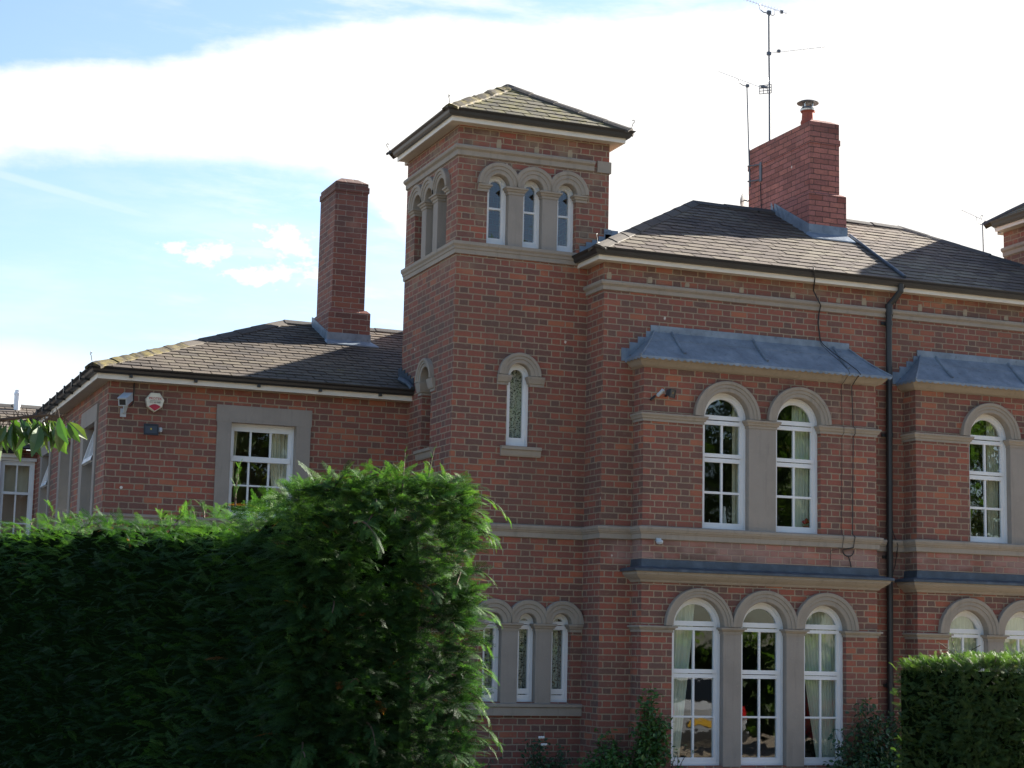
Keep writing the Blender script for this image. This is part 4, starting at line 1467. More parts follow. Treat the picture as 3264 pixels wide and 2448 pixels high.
mast2 = thing('aerial_mast', 'shorter thin aerial mast strapped to the left back corner of the wide red chimney', 'aerial')
mb = MB(); mb.tube([(5.462, 2.61, 8.55), (5.448, 2.625, 9.2), (5.424, 2.64, 10.115)], 0.012, 8); mb.build('pole', 'aerial_pole', mast2)
yagi(mast2, (5.60, 2.56, 10.065), (5.02, 2.78, 10.29), 13, 0.05, pi / 2 * 0.8)
mb = MB()
mb.tube([(5.43, 2.63, 10.075), (5.36, 2.65, 10.085), (5.31, 2.67, 10.12), (5.30, 2.675, 10.185)], 0.006, 6)
mb.box(5.405, 5.445, 2.61, 2.65, 10.06, 10.10)
mb.build('clamp', 'aerial_pole', mast2)
mb = MB()
for z in (8.86, 8.63):
    mb.tube([(5.43, 2.62, z), (5.50, 2.40, z - 0.02), (5.515, 2.36, z - 0.02)], 0.011, 6)
mb.box(5.495, 5.512, 2.34, 2.40, 8.58, 8.87)
mb.build('bracket', 'aerial_pole', mast2)
mb = MB(); mb.tube([(5.505, 2.38, 8.56), (5.50, 2.36, 8.35), (5.502, 2.34, 8.12)], 0.006, 6); mb.build('lead_wire', 'cable_black', mast2)

dish = thing('satellite_dish', 'small grey satellite dish half hidden behind the wide red chimney', 'satellite dish')
mb = MB()
dn = Vector((-0.55, 0.8, 0.25)).normalized()
ctr = Vector((5.478, 2.80, 8.40))
a_ = dn.orthogonal().normalized(); b_ = dn.cross(a_)
loops = [[ctr + dn * (0.9 * r * r) + (a_ * math.cos(2 * pi * k / 20) + b_ * math.sin(2 * pi * k / 20)) * r for k in range(20)] for r in (0.002, 0.04, 0.08, 0.115)]
loops += [[p - dn * 0.006 for p in lp] for lp in loops[::-1]]
mb.ring_loops(loops)
mb.build('reflector', 'dish_grey', dish)
mb = MB(); mb.tube([ctr, ctr + Vector((0.03, -0.03, -0.02)), (5.53, 2.735, 8.38)], 0.012, 6); mb.build('arm', 'aerial_pole', dish)

mast3 = thing('aerial_mast', 'slim aerial mast standing alone behind the right end of the main roof', 'aerial')
mb = MB(); mb.tube([(9.318, 2.3, 7.0), (9.31, 2.3, 8.0), (9.303, 2.3, 8.36)], 0.011, 8); mb.build('pole', 'aerial_pole', mast3)
yagi(mast3, (9.38, 2.27, 8.375), (9.0, 2.42, 8.56), 14, 0.07, 0.0)
mb = MB(); mb.tube([(9.305, 2.3, 8.33), (9.25, 2.32, 8.35), (9.225, 2.33, 8.40), (9.222, 2.335, 8.45)], 0.006, 6); mb.build('clamp', 'aerial_pole', mast3)

# cables down the first bay
mb = MB()
cab = [(4.50, YM - 0.26, 6.63), (4.56, YM - 0.20, 6.50), (4.64, YM - 0.03, 6.38), (4.686, YM - 0.075, 6.25), (4.722, YM - 0.07, 6.19), (4.728, YM - 0.02, 6.10), (4.716, YM - 0.018, 5.97), (4.745, YM - 0.018, 5.76)]
cabA = cab + [(4.76, YM - 0.05, 5.70), (4.86, YM - 0.16, 5.57), (4.95, YM - 0.30, 5.45), (5.03, YM - 0.43, 5.33), (5.045, YM - 0.475, 5.28), (5.045, YB - 0.125, 5.25), (5.03, YB - 0.016, 5.15), (5.05, YB - 0.016, 4.64), (5.05, YB - 0.06, 4.62), (5.05, YB - 0.06, 4.55), (5.05, YB - 0.014, 4.51), (5.035, YB - 0.014, 3.30), (5.035, YB - 0.072, 3.26), (5.035, YB - 0.03, 3.13)]
mb.tube(cabA, 0.0055, 6)
loop = [(4.895 + 0.075 + 0.078 * math.cos(a), YB - 0.016, 3.095 + 0.075 * math.sin(a)) for a in [pi * (1.0 + k / 10) for k in range(11)]]
mb.tube([(5.035, YB - 0.03, 3.13), (4.96, YB - 0.02, 3.115)] + loop, 0.007, 6)
mb.tube([(4.975, YB - 0.016, 3.02), (5.0, YB - 0.016, 2.94), (5.01, YB - 0.016, 2.89)], 0.007, 6)
tag(mb.build('aerial_cable', 'cable_black'), 'thicker black cable running from the gutter over the lead hood, ending in a small loop', 'cable')
mb = MB()
off = Vector((-0.012, -0.004, 0))
mb.tube([tuple(Vector(p) + off) for p in cab] + [(4.74, YM - 0.05, 5.69), (4.80, YM - 0.16, 5.57), (4.86, YM - 0.30, 5.45), (4.885, YM - 0.44, 5.33), (4.885, YM - 0.48, 5.28), (4.88, YB - 0.016, 5.15), (4.888, YB - 0.016, 4.64), (4.888, YB - 0.06, 4.62), (4.888, YB - 0.06, 4.55), (4.888, YB - 0.012, 4.51), (4.875, YB - 0.012, 3.30), (4.875, YB - 0.07, 3.26), (4.875, YB - 0.03, 3.12), (4.72, YB - 0.014, 3.08), (4.71, YB - 0.014, 2.88)], 0.0034, 6)
tag(mb.build('aerial_cable', 'cable_black'), 'thinner black cable left of the other, straight down the first bay', 'cable')
mb = MB()
mb.tube([(5.90, YM - 0.2, 6.53), (5.87, YM - 0.05, 6.40), (5.80, YM - 0.02, 6.1)], 0.006, 6)
mb.tube([(5.80, YM - 0.02, 6.1), (5.79, YM - 0.02, 5.2), (5.79, YM - 0.02, 3.4), (5.84, YM - 0.07, 3.2), (5.85, YM - 0.02, 3.08), (5.83, YM - 0.02, 2.95), (5.77, YM - 0.02, 2.8)], 0.005, 6)
tag(mb.build('aerial_cable', 'cable_black'), 'very thin wire beside the black downpipe between the two bays', 'cable')

# CCTV camera
cc = thing('security_camera', 'pale grey box security camera under the eave near the wing corner', 'security camera')
mb = MB()
f0, f1 = Vector((-3.66, 1.33, 4.585)), Vector((-3.545, 1.60, 4.690))
ax = (f1 - f0).normalized(); sd = ax.cross(Vector((0, 0, 1))).normalized(); uu = sd.cross(ax)
P8 = [f + sd * s * 0.050 + uu * q * 0.045 for f in (f0, f1) for (s, q) in ((-1, -1), (1, -1), (1, 1), (-1, 1))]
mb.hexa(P8)
mb.hexa([p + uu * 0.002 - ax * 0.02 for p in [f0 + sd * -0.056 + uu * 0.045, f0 + sd * 0.056 + uu * 0.045, f1 + sd * 0.056 + uu * 0.045, f1 + sd * -0.056 + uu * 0.045]] +
        [p + uu * 0.010 - ax * 0.02 for p in [f0 + sd * -0.056 + uu * 0.045, f0 + sd * 0.056 + uu * 0.045, f1 + sd * 0.056 + uu * 0.045, f1 + sd * -0.056 + uu * 0.045]])
mb.build('housing', 'camera_grey', cc)
mb = MB(); P8 = [f0 - ax * t_ + sd * s * 0.037 + uu * q * 0.033 for t_ in (0.004, 0.002) for (s, q) in ((-1, -1), (1, -1), (1, 1), (-1, 1))]; mb.hexa(P8); mb.build('lens_window', 'black_plastic', cc)
mb = MB()
mid = f0.lerp(f1, 0.55) - uu * 0.044
mb.hexa([mid + Vector((-.03, -.03, 0)), mid + Vector((.03, -.03, 0)), mid + Vector((.03, .03, 0)), mid + Vector((-.03, .03, 0))] + [mid + Vector((x_, y_ + .06, -.11)) for x_, y_ in ((-.015, -.01), (.015, -.01), (.015, .03), (-.015, .03))])
mb.tube([mid + Vector((0, .07, -.10)), Vector((mid.x, YL - 0.005, 4.50))], 0.016, 8)
mb.box(mid.x - .035, mid.x + .035, YL - 0.014, YL - 0.001, 4.45, 4.55)
mb.build('bracket', 'camera_grey', cc)
mb = MB(); mb.tube([(-3.475, YL - 0.008, 4.87), (-3.478, YL - 0.008, 4.62), (-3.52, YL - 0.01, 4.58)], 0.007, 6); mb.build('lead_wire', 'cable_black', cc)

# alarm box
al = thing('alarm_box', 'cream seven-sided burglar alarm box with red tip and lettering on the wing wall', 'alarm box')
hp = [(-3.277, 4.762), (-3.172, 4.762), (-3.112, 4.680), (-3.136, 4.590), (-3.226, 4.527), (-3.318, 4.590), (-3.340, 4.680)]
mb = MB()
cx, cz = -3.226, 4.655
mb.ring_loops([[(x, YL - 0.002, z) for x, z in hp], [(x, YL - 0.050, z) for x, z in hp], [(cx + (x - cx) * .93, YL - 0.062, cz + (z - cz) * .93) for x, z in hp]])
mb.build('cover', 'cream_plastic', al)
mb = MB()
arc = [(-3.300 + 0.148 * k / 10, 4.594 + 0.030 * math.sin(pi * k / 10)) for k in range(11)]
lp = arc + [(-3.226, 4.542)]
mb.ring_loops([[(x, YL - 0.0615, z) for x, z in lp], [(x, YL - 0.0645, z) for x, z in lp]])
mb.build('tip', 'red_plastic', al)


def text(s, size, loc, mat, parent, name):
    cu = bpy.data.curves.new(name, 'FONT')
    cu.body = s
    cu.size = size
    cu.extrude = 0.001
    cu.align_x = 'CENTER'
    tmp = bpy.data.objects.new(name + '_src', cu)
    C.objects.link(tmp)
    dg = bpy.context.evaluated_depsgraph_get()
    me = bpy.data.meshes.new_from_object(tmp.evaluated_get(dg))
    bpy.data.objects.remove(tmp)
    me.materials.clear()
    me.materials.append(MATS[mat])
    o = bpy.data.objects.new(name, me)
    C.objects.link(o)
    o.parent = parent
    o.location = loc
    o.rotation_euler = (pi / 2, 0, 0)
    return o


text('PROTEK', 0.042, (-3.224, YL - 0.0645, 4.678), 'red_plastic', al, 'lettering')
text('0121 452 5682', 0.022, (-3.224, YL - 0.0645, 4.638), 'black_plastic', al, 'lettering')
mb = MB(); mb.box(-3.286, -3.160, YL - 0.0645, YL - 0.0622, 4.662, 4.666); mb.build('rule', 'black_plastic', al)


def floodlight(nm, lab, c, face, yaw, pitch, size=0.085):
    f = thing('floodlight', lab, 'floodlight')
    R = Matrix.Rotation(yaw, 3, 'Z') @ Matrix.Rotation(pitch, 3, 'X')
    c = Vector(c)

    def Q(x, y, z):
        return c + R @ Vector((x, y, z))
    s = size

    def bx(mb, x0, x1, y0, y1, z0, z1):
        mb.hexa([Q(x, y, z) for z in (z0, z1) for (x, y) in ((x0, y0), (x1, y0), (x1, y1), (x0, y1))])
    mb = MB()
    mb.hexa([Q(x, y, z) for (y, k) in ((-0.035, 1.0), (0.03, 0.6)) for (x, z) in ((-s * k, -s * .72 * k), (s * k, -s * .72 * k), (s * k, s * .72 * k), (-s * k, s * .72 * k))])
    for (x0, x1, z0, z1) in ((-s, s, s * .52, s * .78), (-s, s, -s * .78, -s * .52), (-s, -s * .80, -s * .52, s * .52), (s * .80, s, -s * .52, s * .52)):
        bx(mb, x0, x1, -0.045, -0.033, z0, z1)
    mb.build('housing', 'black_plastic', f)
    mb = MB(); bx(mb, -s * .80, s * .80, -0.040, -0.036, -s * .52, s * .52); mb.build('lens', 'lamp_glass', f)
    mb = MB(); bx(mb, -s * .10, s * .10, -0.043, -0.0405, -s * .05, s * .2); mb.build('emitter', 'yellow', f)
    mb = MB()
    mb.tube([Q(0, 0.03, 0), (c.x, face - 0.03, c.z - 0.02), (c.x, face - 0.004, c.z - 0.02)], 0.014, 8)
    mb.build('bracket', 'black_plastic', f)
    return f


fl1 = floodlight('f1', 'black square floodlight with a side sensor, below the alarm box on the wing', (-3.268, YL - 0.085, 4.300), YL, 0.0, -0.18, 0.088)
mb = MB(); mb.lathe((-3.150, YL - 0.07, 4.285), [(0.0, 0), (0.022, 0.004), (0.028, 0.02), (0.028, 0.045), (0.02, 0.058), (0.0, 0.06)], 12); mb.build('sensor', 'camera_grey', fl1)
fl2 = floodlight('f2', 'small black floodlight tilted upwards beside the first bay upper windows', (2.440, YB - 0.12, 4.865), YB, math.radians(38), math.radians(12), 0.068)
mb = MB(); mb.tube([(2.36, YB - 0.10, 4.90), (2.345, YB - 0.07, 4.87), (2.33, YB - 0.02, 4.84)], 0.022, 8); mb.build('sensor', 'camera_grey', fl2)
mb = MB(); mb.tube([(2.30, YB - 0.012, 4.83), (2.24, YB - 0.012, 4.78)], 0.016, 6); mb.build('junction', 'black_plastic', fl2)
pr_ = thing('motion_sensor', 'white ball-shaped motion sensor below the string course of the first bay', 'sensor')
mb = MB(); mb.lathe((2.357, YB - 0.055, 3.058), [(0.0, 0), (0.03, 0.006), (0.042, 0.025), (0.04, 0.045), (0.02, 0.058), (0.0, 0.06)], 16); mb.build('dome', 'camera_grey', pr_)
mb = MB(); mb.box(2.325, 2.385, YB - 0.04, YB - 0.001, 3.10, 3.135); mb.build('base', 'camera_grey', pr_)
pl = thing('wall_plug', 'small round white plug on the wing wall below the floodlight', 'plug')
mb = MB(); mb.ring_loops([[(-3.568 + 0.018 * math.cos(k * pi / 6), y_, 3.602 + 0.018 * math.sin(k * pi / 6)) for k in range(12)] for y_ in (YL - 0.002, YL - 0.016)]); mb.build('disc', 'china_white', pl)


# ------------------------------------------------------------------ curtains and things on the window boards
def curtain(name, label, x0, x1, z0, z1, y, mat, folds=9, tie=None, group=None, amp=0.018, cat='curtain'):
    mb = MB()
    nu, nz = folds * 6, 24
    for j in range(nz + 1):
        for i in range(nu + 1):
            f, g = i / nu, j / nz
            xa, xb = x0, x1
            if tie:                                                # gathered to one side lower down
                side, amt = tie
                k = amt * (1 - g) ** 1.1
                if side < 0:
                    xb = x1 - (x1 - x0) * k
                else:
                    xa = x0 + (x1 - x0) * k
            x = xa + (xb - xa) * f
            mb.v.append((x, y + amp * math.sin(2 * pi * folds * f + 0.6 * math.sin(3 * g + 2 * f)) + 0.006 * math.sin(23 * f), z0 + (z1 - z0) * g))
    for j in range(nz):
        for i in range(nu):
            a = j * (nu + 1) + i
            mb.f.append([a, a + 1, a + nu + 2, a + nu + 1])
            mb.ft.append(0.5)
    o = mb.build(name, mat, smooth=True)
    return tag(o, label, cat, group)


yc = YB + 0.27
curtain('curtain', 'pale curtain tied back to the left in the leftmost tall bay window', 2.56, 2.99, 0.5, 2.44, yc, 'curtain_pale', 8, (-1, 0.45))
curtain('curtain', 'pale curtain drawn back to the right in the third tall window of the first bay', 4.40, 4.98, 0.5, 2.42, yc, 'curtain_pale', 11, (1, 0.5))
curtain('curtain', 'pale curtain hanging at the right side of the second upper window of the first bay', 4.34, 4.62, 3.3, 4.92, yc, 'curtain_pale', 6)
curtain('curtain', 'narrow pale curtain edge at the right of the first upper window', 3.50, 3.62, 3.3, 4.92, yc, 'curtain_cream', 3)
for k, (a, b) in enumerate(GW2[:2]):
    curtain('curtain', ('pale curtain filling the second bay ground window nearest the downpipe', 'pale curtain in the window at the right edge above the clipped hedge')[k], a, b, 0.5, 2.42, yc, 'curtain_pale', 11)
curtain('curtain', 'cream curtain at the right of the upper window of the second bay', 7.26, 7.42, 3.3, 4.92, yc, 'curtain_cream', 4)
for k, (a, b) in enumerate(TGF):
    curtain('lace_curtain', ('lace curtain in the tower ground window half hidden by the hedge', 'lace curtain in the middle of the three tower ground windows', 'lace curtain in the right one of the three tower ground windows')[k], a, b, 1.2, 2.07, 0.24, 'lace', 4, group='lace curtains of the tower', cat='lace curtain')
curtain('lace_curtain', 'lace curtain in the single slit window halfway up the tower', 0.71, 0.99, 4.25, 5.2, 0.20, 'lace', 3, group='lace curtains of the tower', cat='lace curtain')
curtain('curtain', 'cream curtain at the right of the square wing window', -1.72, -1.42, 3.3, 4.45, YL + 0.30, 'curtain_cream', 6, (1, 0.35))
curtain('curtain', 'cream curtain at the left of the square wing window', -2.30, -2.12, 3.3, 4.45, YL + 0.30, 'curtain_cream', 4, (-1, 0.3))
for k, (a, b) in enumerate(RW[1:]):
    curtain('blind', ('cream blind with scalloped edge in the rear wing window at the left edge', 'cream blind with scalloped edge in the right rear wing window')[k], a + 0.02, b - 0.05, 3.98, 4.42, YLB + 0.32, 'curtain_cream', 2, group='rear wing blinds', cat='blind')


def figurine(lab, x, z, h, mat='china_white'):
    mb = MB()
    mb.lathe((x, YB + 0.22, z), [(0.0, 0), (h * .14, 0.0), (h * .12, h * .25), (h * .06, h * .62), (h * .05, h * .7), (h * .075, h * .82), (h * .06, h * .95), (0.0, h)], 12)
    return tag(mb.build('figurine', mat), lab, 'ornament')


figurine('slim white figurine at the right of the first upper bay window', 3.365, 3.34, 0.24)
figurine('white figurine at the left edge of the first upper bay window', 2.99, 3.34, 0.26)
figurine('tiny white ornament in the middle of the first upper bay window', 3.16, 3.34, 0.07)
mb = MB()
for k in range(16):
    a, b = rng.uniform(0, 2 * pi), rng.uniform(0, 1)
    c_ = (4.51 + 0.05 * math.cos(a) * b, YB + 0.21 + 0.03 * math.sin(a) * b, 3.42 + 0.03 * (1 - b) + rng.uniform(0, .02))
    mb.lathe(c_, [(0.0, -.02), (0.018, -0.008), (0.02, 0.006), (0.0, 0.02)], 7)
fl = thing('potted_flower', 'small red flower on the board of the second upper bay window', 'flower')
mb.build('petals', 'petal_red', fl)
mb = MB(); mb.lathe((4.51, YB + 0.21, 3.31), [(0.0, 0), (0.035, 0), (0.045, 0.08), (0.0, 0.085)], 12); mb.build('pot', 'clay_pot', fl)


# ------------------------------------------------------------------ ground
mb = MB()
mb.poly([(-400, -400, 0), (400, -400, 0), (400, 400, 0), (-400, 400, 0)])
g = mb.build('ground', 'gravel')
g['kind'] = 'structure'


# ------------------------------------------------------------------ vegetation
def quads_obj(name, verts, tints, mat, parent=None):
    """verts: (n,4,3) array of quads, tints: (n,)"""
    n = len(verts)
    me = bpy.data.meshes.new(name)
    me.vertices.add(n * 4)
    me.vertices.foreach_set('co', np.ascontiguousarray(verts, dtype=np.float32).ravel())
    me.loops.add(n * 4)
    me.loops.foreach_set('vertex_index', np.arange(n * 4, dtype=np.int32))
    me.polygons.add(n)
    me.polygons.foreach_set('loop_start', np.arange(0, n * 4, 4, dtype=np.int32))
    me.polygons.foreach_set('loop_total', np.full(n, 4, dtype=np.int32))
    me.update(calc_edges=True)
    a = me.attributes.new('tint', 'FLOAT', 'FACE')
    a.data.foreach_set('value', np.ascontiguousarray(tints, dtype=np.float32))
    me.materials.append(MATS[mat])
    o = bpy.data.objects.new(name, me)
    C.objects.link(o)
    if parent is not None:
        o.parent = parent
    return o


def spray_proto(r, L=0.185, nb=10, nt=2, w=0.0019, droop=0.6, cup=0.25):
    """flat feathery cypress spray along +Y, upper side +Z"""
    Q = []

    def bend(p):
        x, y, z = p
        return (x, y, z - droop * y * y / L * 0.5 - cup * x * x / L)

    def strip(p, q, w0, w1):
        p, q = np.array(p), np.array(q)
        d = q - p
        s = np.array([-d[1], d[0], 0.0])
        s /= (np.linalg.norm(s) + 1e-9)
        Q.append([bend(p - s * w0), bend(q - s * w1), bend(q + s * w1), bend(p + s * w0)])
    wob = r.uniform(-0.15, 0.15)

    def ax(t):
        return np.array([wob * L * t * t, L * t, 0.0])
    for k in range(5):
        strip(ax(k / 5), ax((k + 1) / 5), w * (1 - .13 * k), w * (1 - .13 * (k + 1)))
    for k in range(nb):
        t = 0.06 + 0.9 * k / nb
        for sgn in (-1, 1):
            l = L * 0.33 * (1 - t) ** 0.7 * (0.55 + 0.45 * min(1, t * 4)) * r.uniform(0.75, 1.15) + 0.010
            a = math.radians(r.uniform(28, 42)) * sgn
            b0 = ax(t + (0.02 if sgn > 0 else 0))
            d = np.array([math.sin(a), math.cos(a), r.uniform(-.12, .12)])
            strip(b0, b0 + d * l, w * .75, w * .40)
            for q in range(nt):
                tt = 0.3 + 0.6 * q / max(1, nt - 0.5)
                for s2 in (-1, 1):
                    l2 = l * (1 - tt) * 0.5 + 0.005
                    a2 = a + s2 * math.radians(r.uniform(28, 42))
                    c0 = b0 + d * l * tt
                    d2 = np.array([math.sin(a2), math.cos(a2), r.uniform(-.15, .15)])
                    strip(c0, c0 + d2 * l2, w * .55, w * .34)
    return np.array(Q)


def frames(dirs, normals):
    """rotation matrices whose columns are side, along, up"""
    y = dirs / np.linalg.norm(dirs, axis=1, keepdims=True)
    z = normals - y * np.sum(y * normals, axis=1, keepdims=True)
    z /= np.linalg.norm(z, axis=1, keepdims=True) + 1e-9
    x = np.cross(y, z)
    return np.stack([x, y, z], axis=2)


def scatter(protos, pos, dirs, ups, scale, tint):
    out, tt = [], []
    F = frames(dirs, ups)
    pid = rng.integers(0, len(protos), len(pos))
    for k, pr in enumerate(protos):
        m = pid == k
        if not m.any():
            continue
        v = np.einsum('nij,qcj->nqci', F[m] * scale[m][:, None, None], pr) + pos[m][:, None, None, :]
        out.append(v.reshape(-1, 4, 3))
        tt.append((np.minimum(tint[m], np.where(tint[m] > .95, 1, .80))[:, None] + rng.uniform(-.16, .16, (m.sum(), pr.shape[0])) * (tint[m][:, None] < .95)).ravel())
    return np.concatenate(out), np.clip(np.concatenate(tt), 0, 1)


def lump(p, f, seed):
    """cheap smooth noise in -1..1"""
    s = np.zeros(len(p))
    for k in range(5):
        r = np.random.default_rng(seed * 31 + k)
        d = r.normal(size=3)
        d /= np.linalg.norm(d)
        s += np.sin(p @ d * f * (0.7 + 0.35 * k) + r.uniform(0, 6.28)) / (1 + 0.3 * k)
    return s / 3.2


# near hedge: a block with its end towards the viewer, running away to the left
HA, HB_, HZ = np.array([-4.93, -11.62]), np.array([-4.10, -11.80]), 2.56       # end face, left and right corner
HD = np.array([-0.135, 0.991])                                                # direction in which it runs away
HLEN = 9.5


def hedge_points(n_end, n_left, n_top, n_right):
    P, N = [], []
    wv = HB_ - HA
    en = np.array([wv[1], -wv[0]]) / np.linalg.norm(wv)                        # outward normal of the end face
    ln = np.array([-HD[1], HD[0]])                                            # outward normal of the left face
    s, z = rng.uniform(0, 1, n_end), rng.uniform(0.25, 1, n_end) * HZ
    P.append(np.c_[HA[0] + wv[0] * s, HA[1] + wv[1] * s, z]); N.append(np.tile([en[0], en[1], .05], (n_end, 1)))
    s, z = rng.uniform(0, 1, n_left) ** 1.35 * HLEN, rng.uniform(0.25, 1, n_left) * HZ
    P.append(np.c_[HA[0] + HD[0] * s, HA[1] + HD[1] * s, z]); N.append(np.tile([ln[0], ln[1], .05], (n_left, 1)))
    s, q = rng.uniform(0, 1, n_top) ** 1.25 * HLEN, rng.uniform(0, 1, n_top)
    P.append(np.c_[HA[0] + wv[0] * q + HD[0] * s, HA[1] + wv[1] * q + HD[1] * s, np.full(n_top, HZ)]); N.append(np.tile([0, 0, 1.0], (n_top, 1)))
    s, z = rng.uniform(0, 1, n_right) ** 1.5 * 2.2, rng.uniform(0.25, 1, n_right) * HZ
    P.append(np.c_[HB_[0] + HD[0] * s, HB_[1] + HD[1] * s, z]); N.append(np.tile([-ln[0], -ln[1], .05], (n_right, 1)))
    return np.concatenate(P), np.concatenate(N)


P, N = hedge_points(4700, 7600, 4600, 2600)
# round the shoulders
cen2 = (HA + HB_) / 2
lm_ = lump(P, 4.2, 3)
P = P + N * (lm_ * 0.060 + rng.normal(0, 0.025, len(P)))[:, None]
edge = np.clip((P[:, 2] - (HZ - 0.16)) / 0.16, 0, 1)
far = np.clip(((P[:, :2] - HA) @ HD) / HLEN, 0, 1)
side_in = np.array([-(HB_ - HA)[1], (HB_ - HA)[0]])
P[:, 0] += np.where(N[:, 0] < -.5, 0.06 * edge ** 2, 0) - np.where(N[:, 0] > .5, 0.06 * edge ** 2, 0)
P[:, 1] += np.where(N[:, 1] < -.5, 0.09 * edge ** 2, 0)
topmask = N[:, 2] > .5
wq = (P[:, :2] - HA) @ (HB_ - HA) / np.dot(HB_ - HA, HB_ - HA)
P[:, 2] -= topmask * (0.07 * (np.clip(np.abs(wq - .5) * 2, 0, 1)) ** 4)
near = np.clip(1 - far * 9.5 / 2.2, 0, 1)
sa = (P[:, :2] - HA) @ HD
P[:, 2] *= np.interp(sa, [0, .6, 1.1, 3, 6, 9.5], [2.57, 2.54, 2.50, 2.58, 2.69, 2.76]) / HZ
P[:, 2] += 0.06 * near * np.clip(wq, 0, 1) * (P[:, 2] > 2.2)
P[:, 2] += .045 * lump(P * np.array([1, 1, 0]), 3.4, 17) * (P[:, 2] > 2.3)
up = np.tile([0, 0, 1.0], (len(P), 1))
tang = np.cross(N, up) * rng.normal(0, .55, (len(P), 1))
dirs = N * rng.uniform(.55, 1.1, (len(P), 1)) + tang + up * rng.uniform(-.15, .75, (len(P), 1)) + rng.normal(0, .18, (len(P), 3))
dirs[topmask] = np.c_[rng.normal(0, .8, topmask.sum()), rng.normal(-.25, .7, topmask.sum()), rng.uniform(.25, 1.0, topmask.sum())]
ups = N * .35 + up * .9 + rng.normal(0, .35, (len(P), 3))
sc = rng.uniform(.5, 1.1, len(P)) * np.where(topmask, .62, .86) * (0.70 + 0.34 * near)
tint = np.clip(0.22 - .06 * (N[:, 0] < -.5) + .22 * (N[:, 0] < -.5) * np.clip((P[:, 2] - 2.0) / .5, 0, 1) + 0.24 * lump(P, 3.0, 9) + rng.normal(0, .14, len(P)) + topmask * (.06 + .18 * near) + .14 * (P[:, 2] > 2.36) + .22 * (N[:, 0] > .5), 0.02, .93)  # sunlight put into the tint: paler top and right side, darker left face
brown = rng.uniform(0, 1, len(P)) < 0.004
tint = np.where(brown, .99, tint)
protos = [spray_proto(np.random.default_rng(100 + k)) for k in range(7)]
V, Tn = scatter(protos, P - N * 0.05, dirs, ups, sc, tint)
# long loose shoots on top and on the right-hand shoulder
S_, SD, SU, SS, ST = [], [], [], [], []


def shoot(p, d0, length, bendv, n=7, tint_=0.6, s=0.9):
    p, d = np.array(p, float), np.array(d0, float)
    pts = [p.copy()]
    for k in range(n):
        d = d / np.linalg.norm(d) + np.array(bendv) / n
        d /= np.linalg.norm(d)
        p = p + d * length / n
        pts.append(p.copy())
        for sg in (-1, 1):
            sd_ = np.cross(d, [0, 0, 1.0])
            S_.append(p.copy())
            SD.append(d + sg * sd_ * rng.uniform(.3, .8) + rng.normal(0, .12, 3))
            SU.append(np.array([0, 0, 1.0]) + rng.normal(0, .25, 3))
            SS.append(.8 * s * rng.uniform(.6, 1.0) * (1 - .55 * k / n))
            ST.append(np.clip(tint_ + rng.normal(0, .08), 0, .93))
    S_.append(p); SD.append(d); SU.append(np.array([0, 0, 1.0])); SS.append(.5 * s); ST.append(tint_)
    return pts


stems = []
stems.append(shoot((-4.78, -11.35, 2.56), (.55, -.2, 1.0), .40, (1.1, -.4, -1.5), 8, .55, .7))
stems.append(shoot((-4.62, -11.45, 2.54), (.3, -.3, 1.0), .34, (1.0, 0, -1.0), 7, .55, .7))
stems.append(shoot((-4.17, -11.75, 2.54), (.9, -.3, .8), .30, (.7, 0, -2.0), 7, .70, .7))
stems.append(shoot((-4.14, -11.70, 2.46), (1.0, -.2, .3), .24, (.2, 0, -1.8), 6, .72, .7))
stems.append(shoot((-5.08, -10.9, 2.50), (-.1, -.1, 1.0), .20, (.2, 0, 0), 5, .75, .6))
stems.append(shoot((-4.40, -11.60, 2.56), (.05, 0, 1.0), .20, (0, 0, 0), 5, .5, .4))
stems.append(shoot((-4.28, -11.62, 2.56), (.10, 0, 1.0), .22, (.1, 0, 0), 5, .5, .4))
stems.append(shoot((-4.72, -11.85, 2.38), (.1, -.6, .3), .24, (.2, 0, -1.6), 6, .45, 1.0))
for k in range(26):
    z_ = rng.uniform(1.0, 2.5)
    stems.append(shoot((-4.07 + rng.uniform(-.06, .02), -11.78 + rng.uniform(0, .25), z_), (1.0, rng.uniform(-.8, .1), rng.uniform(-.1, .6)), rng.uniform(.08, .17), (.1, 0, -1.2), 5, rng.uniform(.45, .8), .75))
for k in range(26):
    s_ = rng.uniform(0, 1)
    q_ = HA + (HB_ - HA) * s_
    stems.append(shoot((q_[0], q_[1] - .02, rng.uniform(.9, 2.5)), (rng.uniform(-.6, .4), -1.0, rng.uniform(-.1, .5)), rng.uniform(.12, .24), (-.2, 0, -.7), 6, rng.uniform(.25, .55), .9))
for k in range(40):
    s_ = rng.uniform(0, 1) ** 1.4 * 8
    q_ = HA + HD * s_ + (HB_ - HA) * rng.uniform(0, .9)
    stems.append(shoot((q_[0], q_[1], np.interp(s_, [0, .6, 1.1, 3, 6, 9.5], [2.57, 2.54, 2.50, 2.58, 2.69, 2.76]) - .02), (rng.normal(0, .5), rng.normal(-.2, .5), 1.0), rng.uniform(.04, .11), (rng.normal(0, .5), 0, -.4), 4, rng.uniform(.5, .85), .7))
V2, T2 = scatter(protos, np.array(S_), np.array(SD), np.array(SU), np.array(SS), np.array(ST))
hedge = thing('hedge', 'tall shaggy conifer hedge in the foreground with loose feathery shoots', 'hedge', group='conifer hedges')
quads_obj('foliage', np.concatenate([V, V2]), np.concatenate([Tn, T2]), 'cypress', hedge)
mb = MB()
for st in stems:
    mb.tube([tuple(p) for p in st], [0.006 * (1 - .1 * k) for k in range(len(st))], 5)
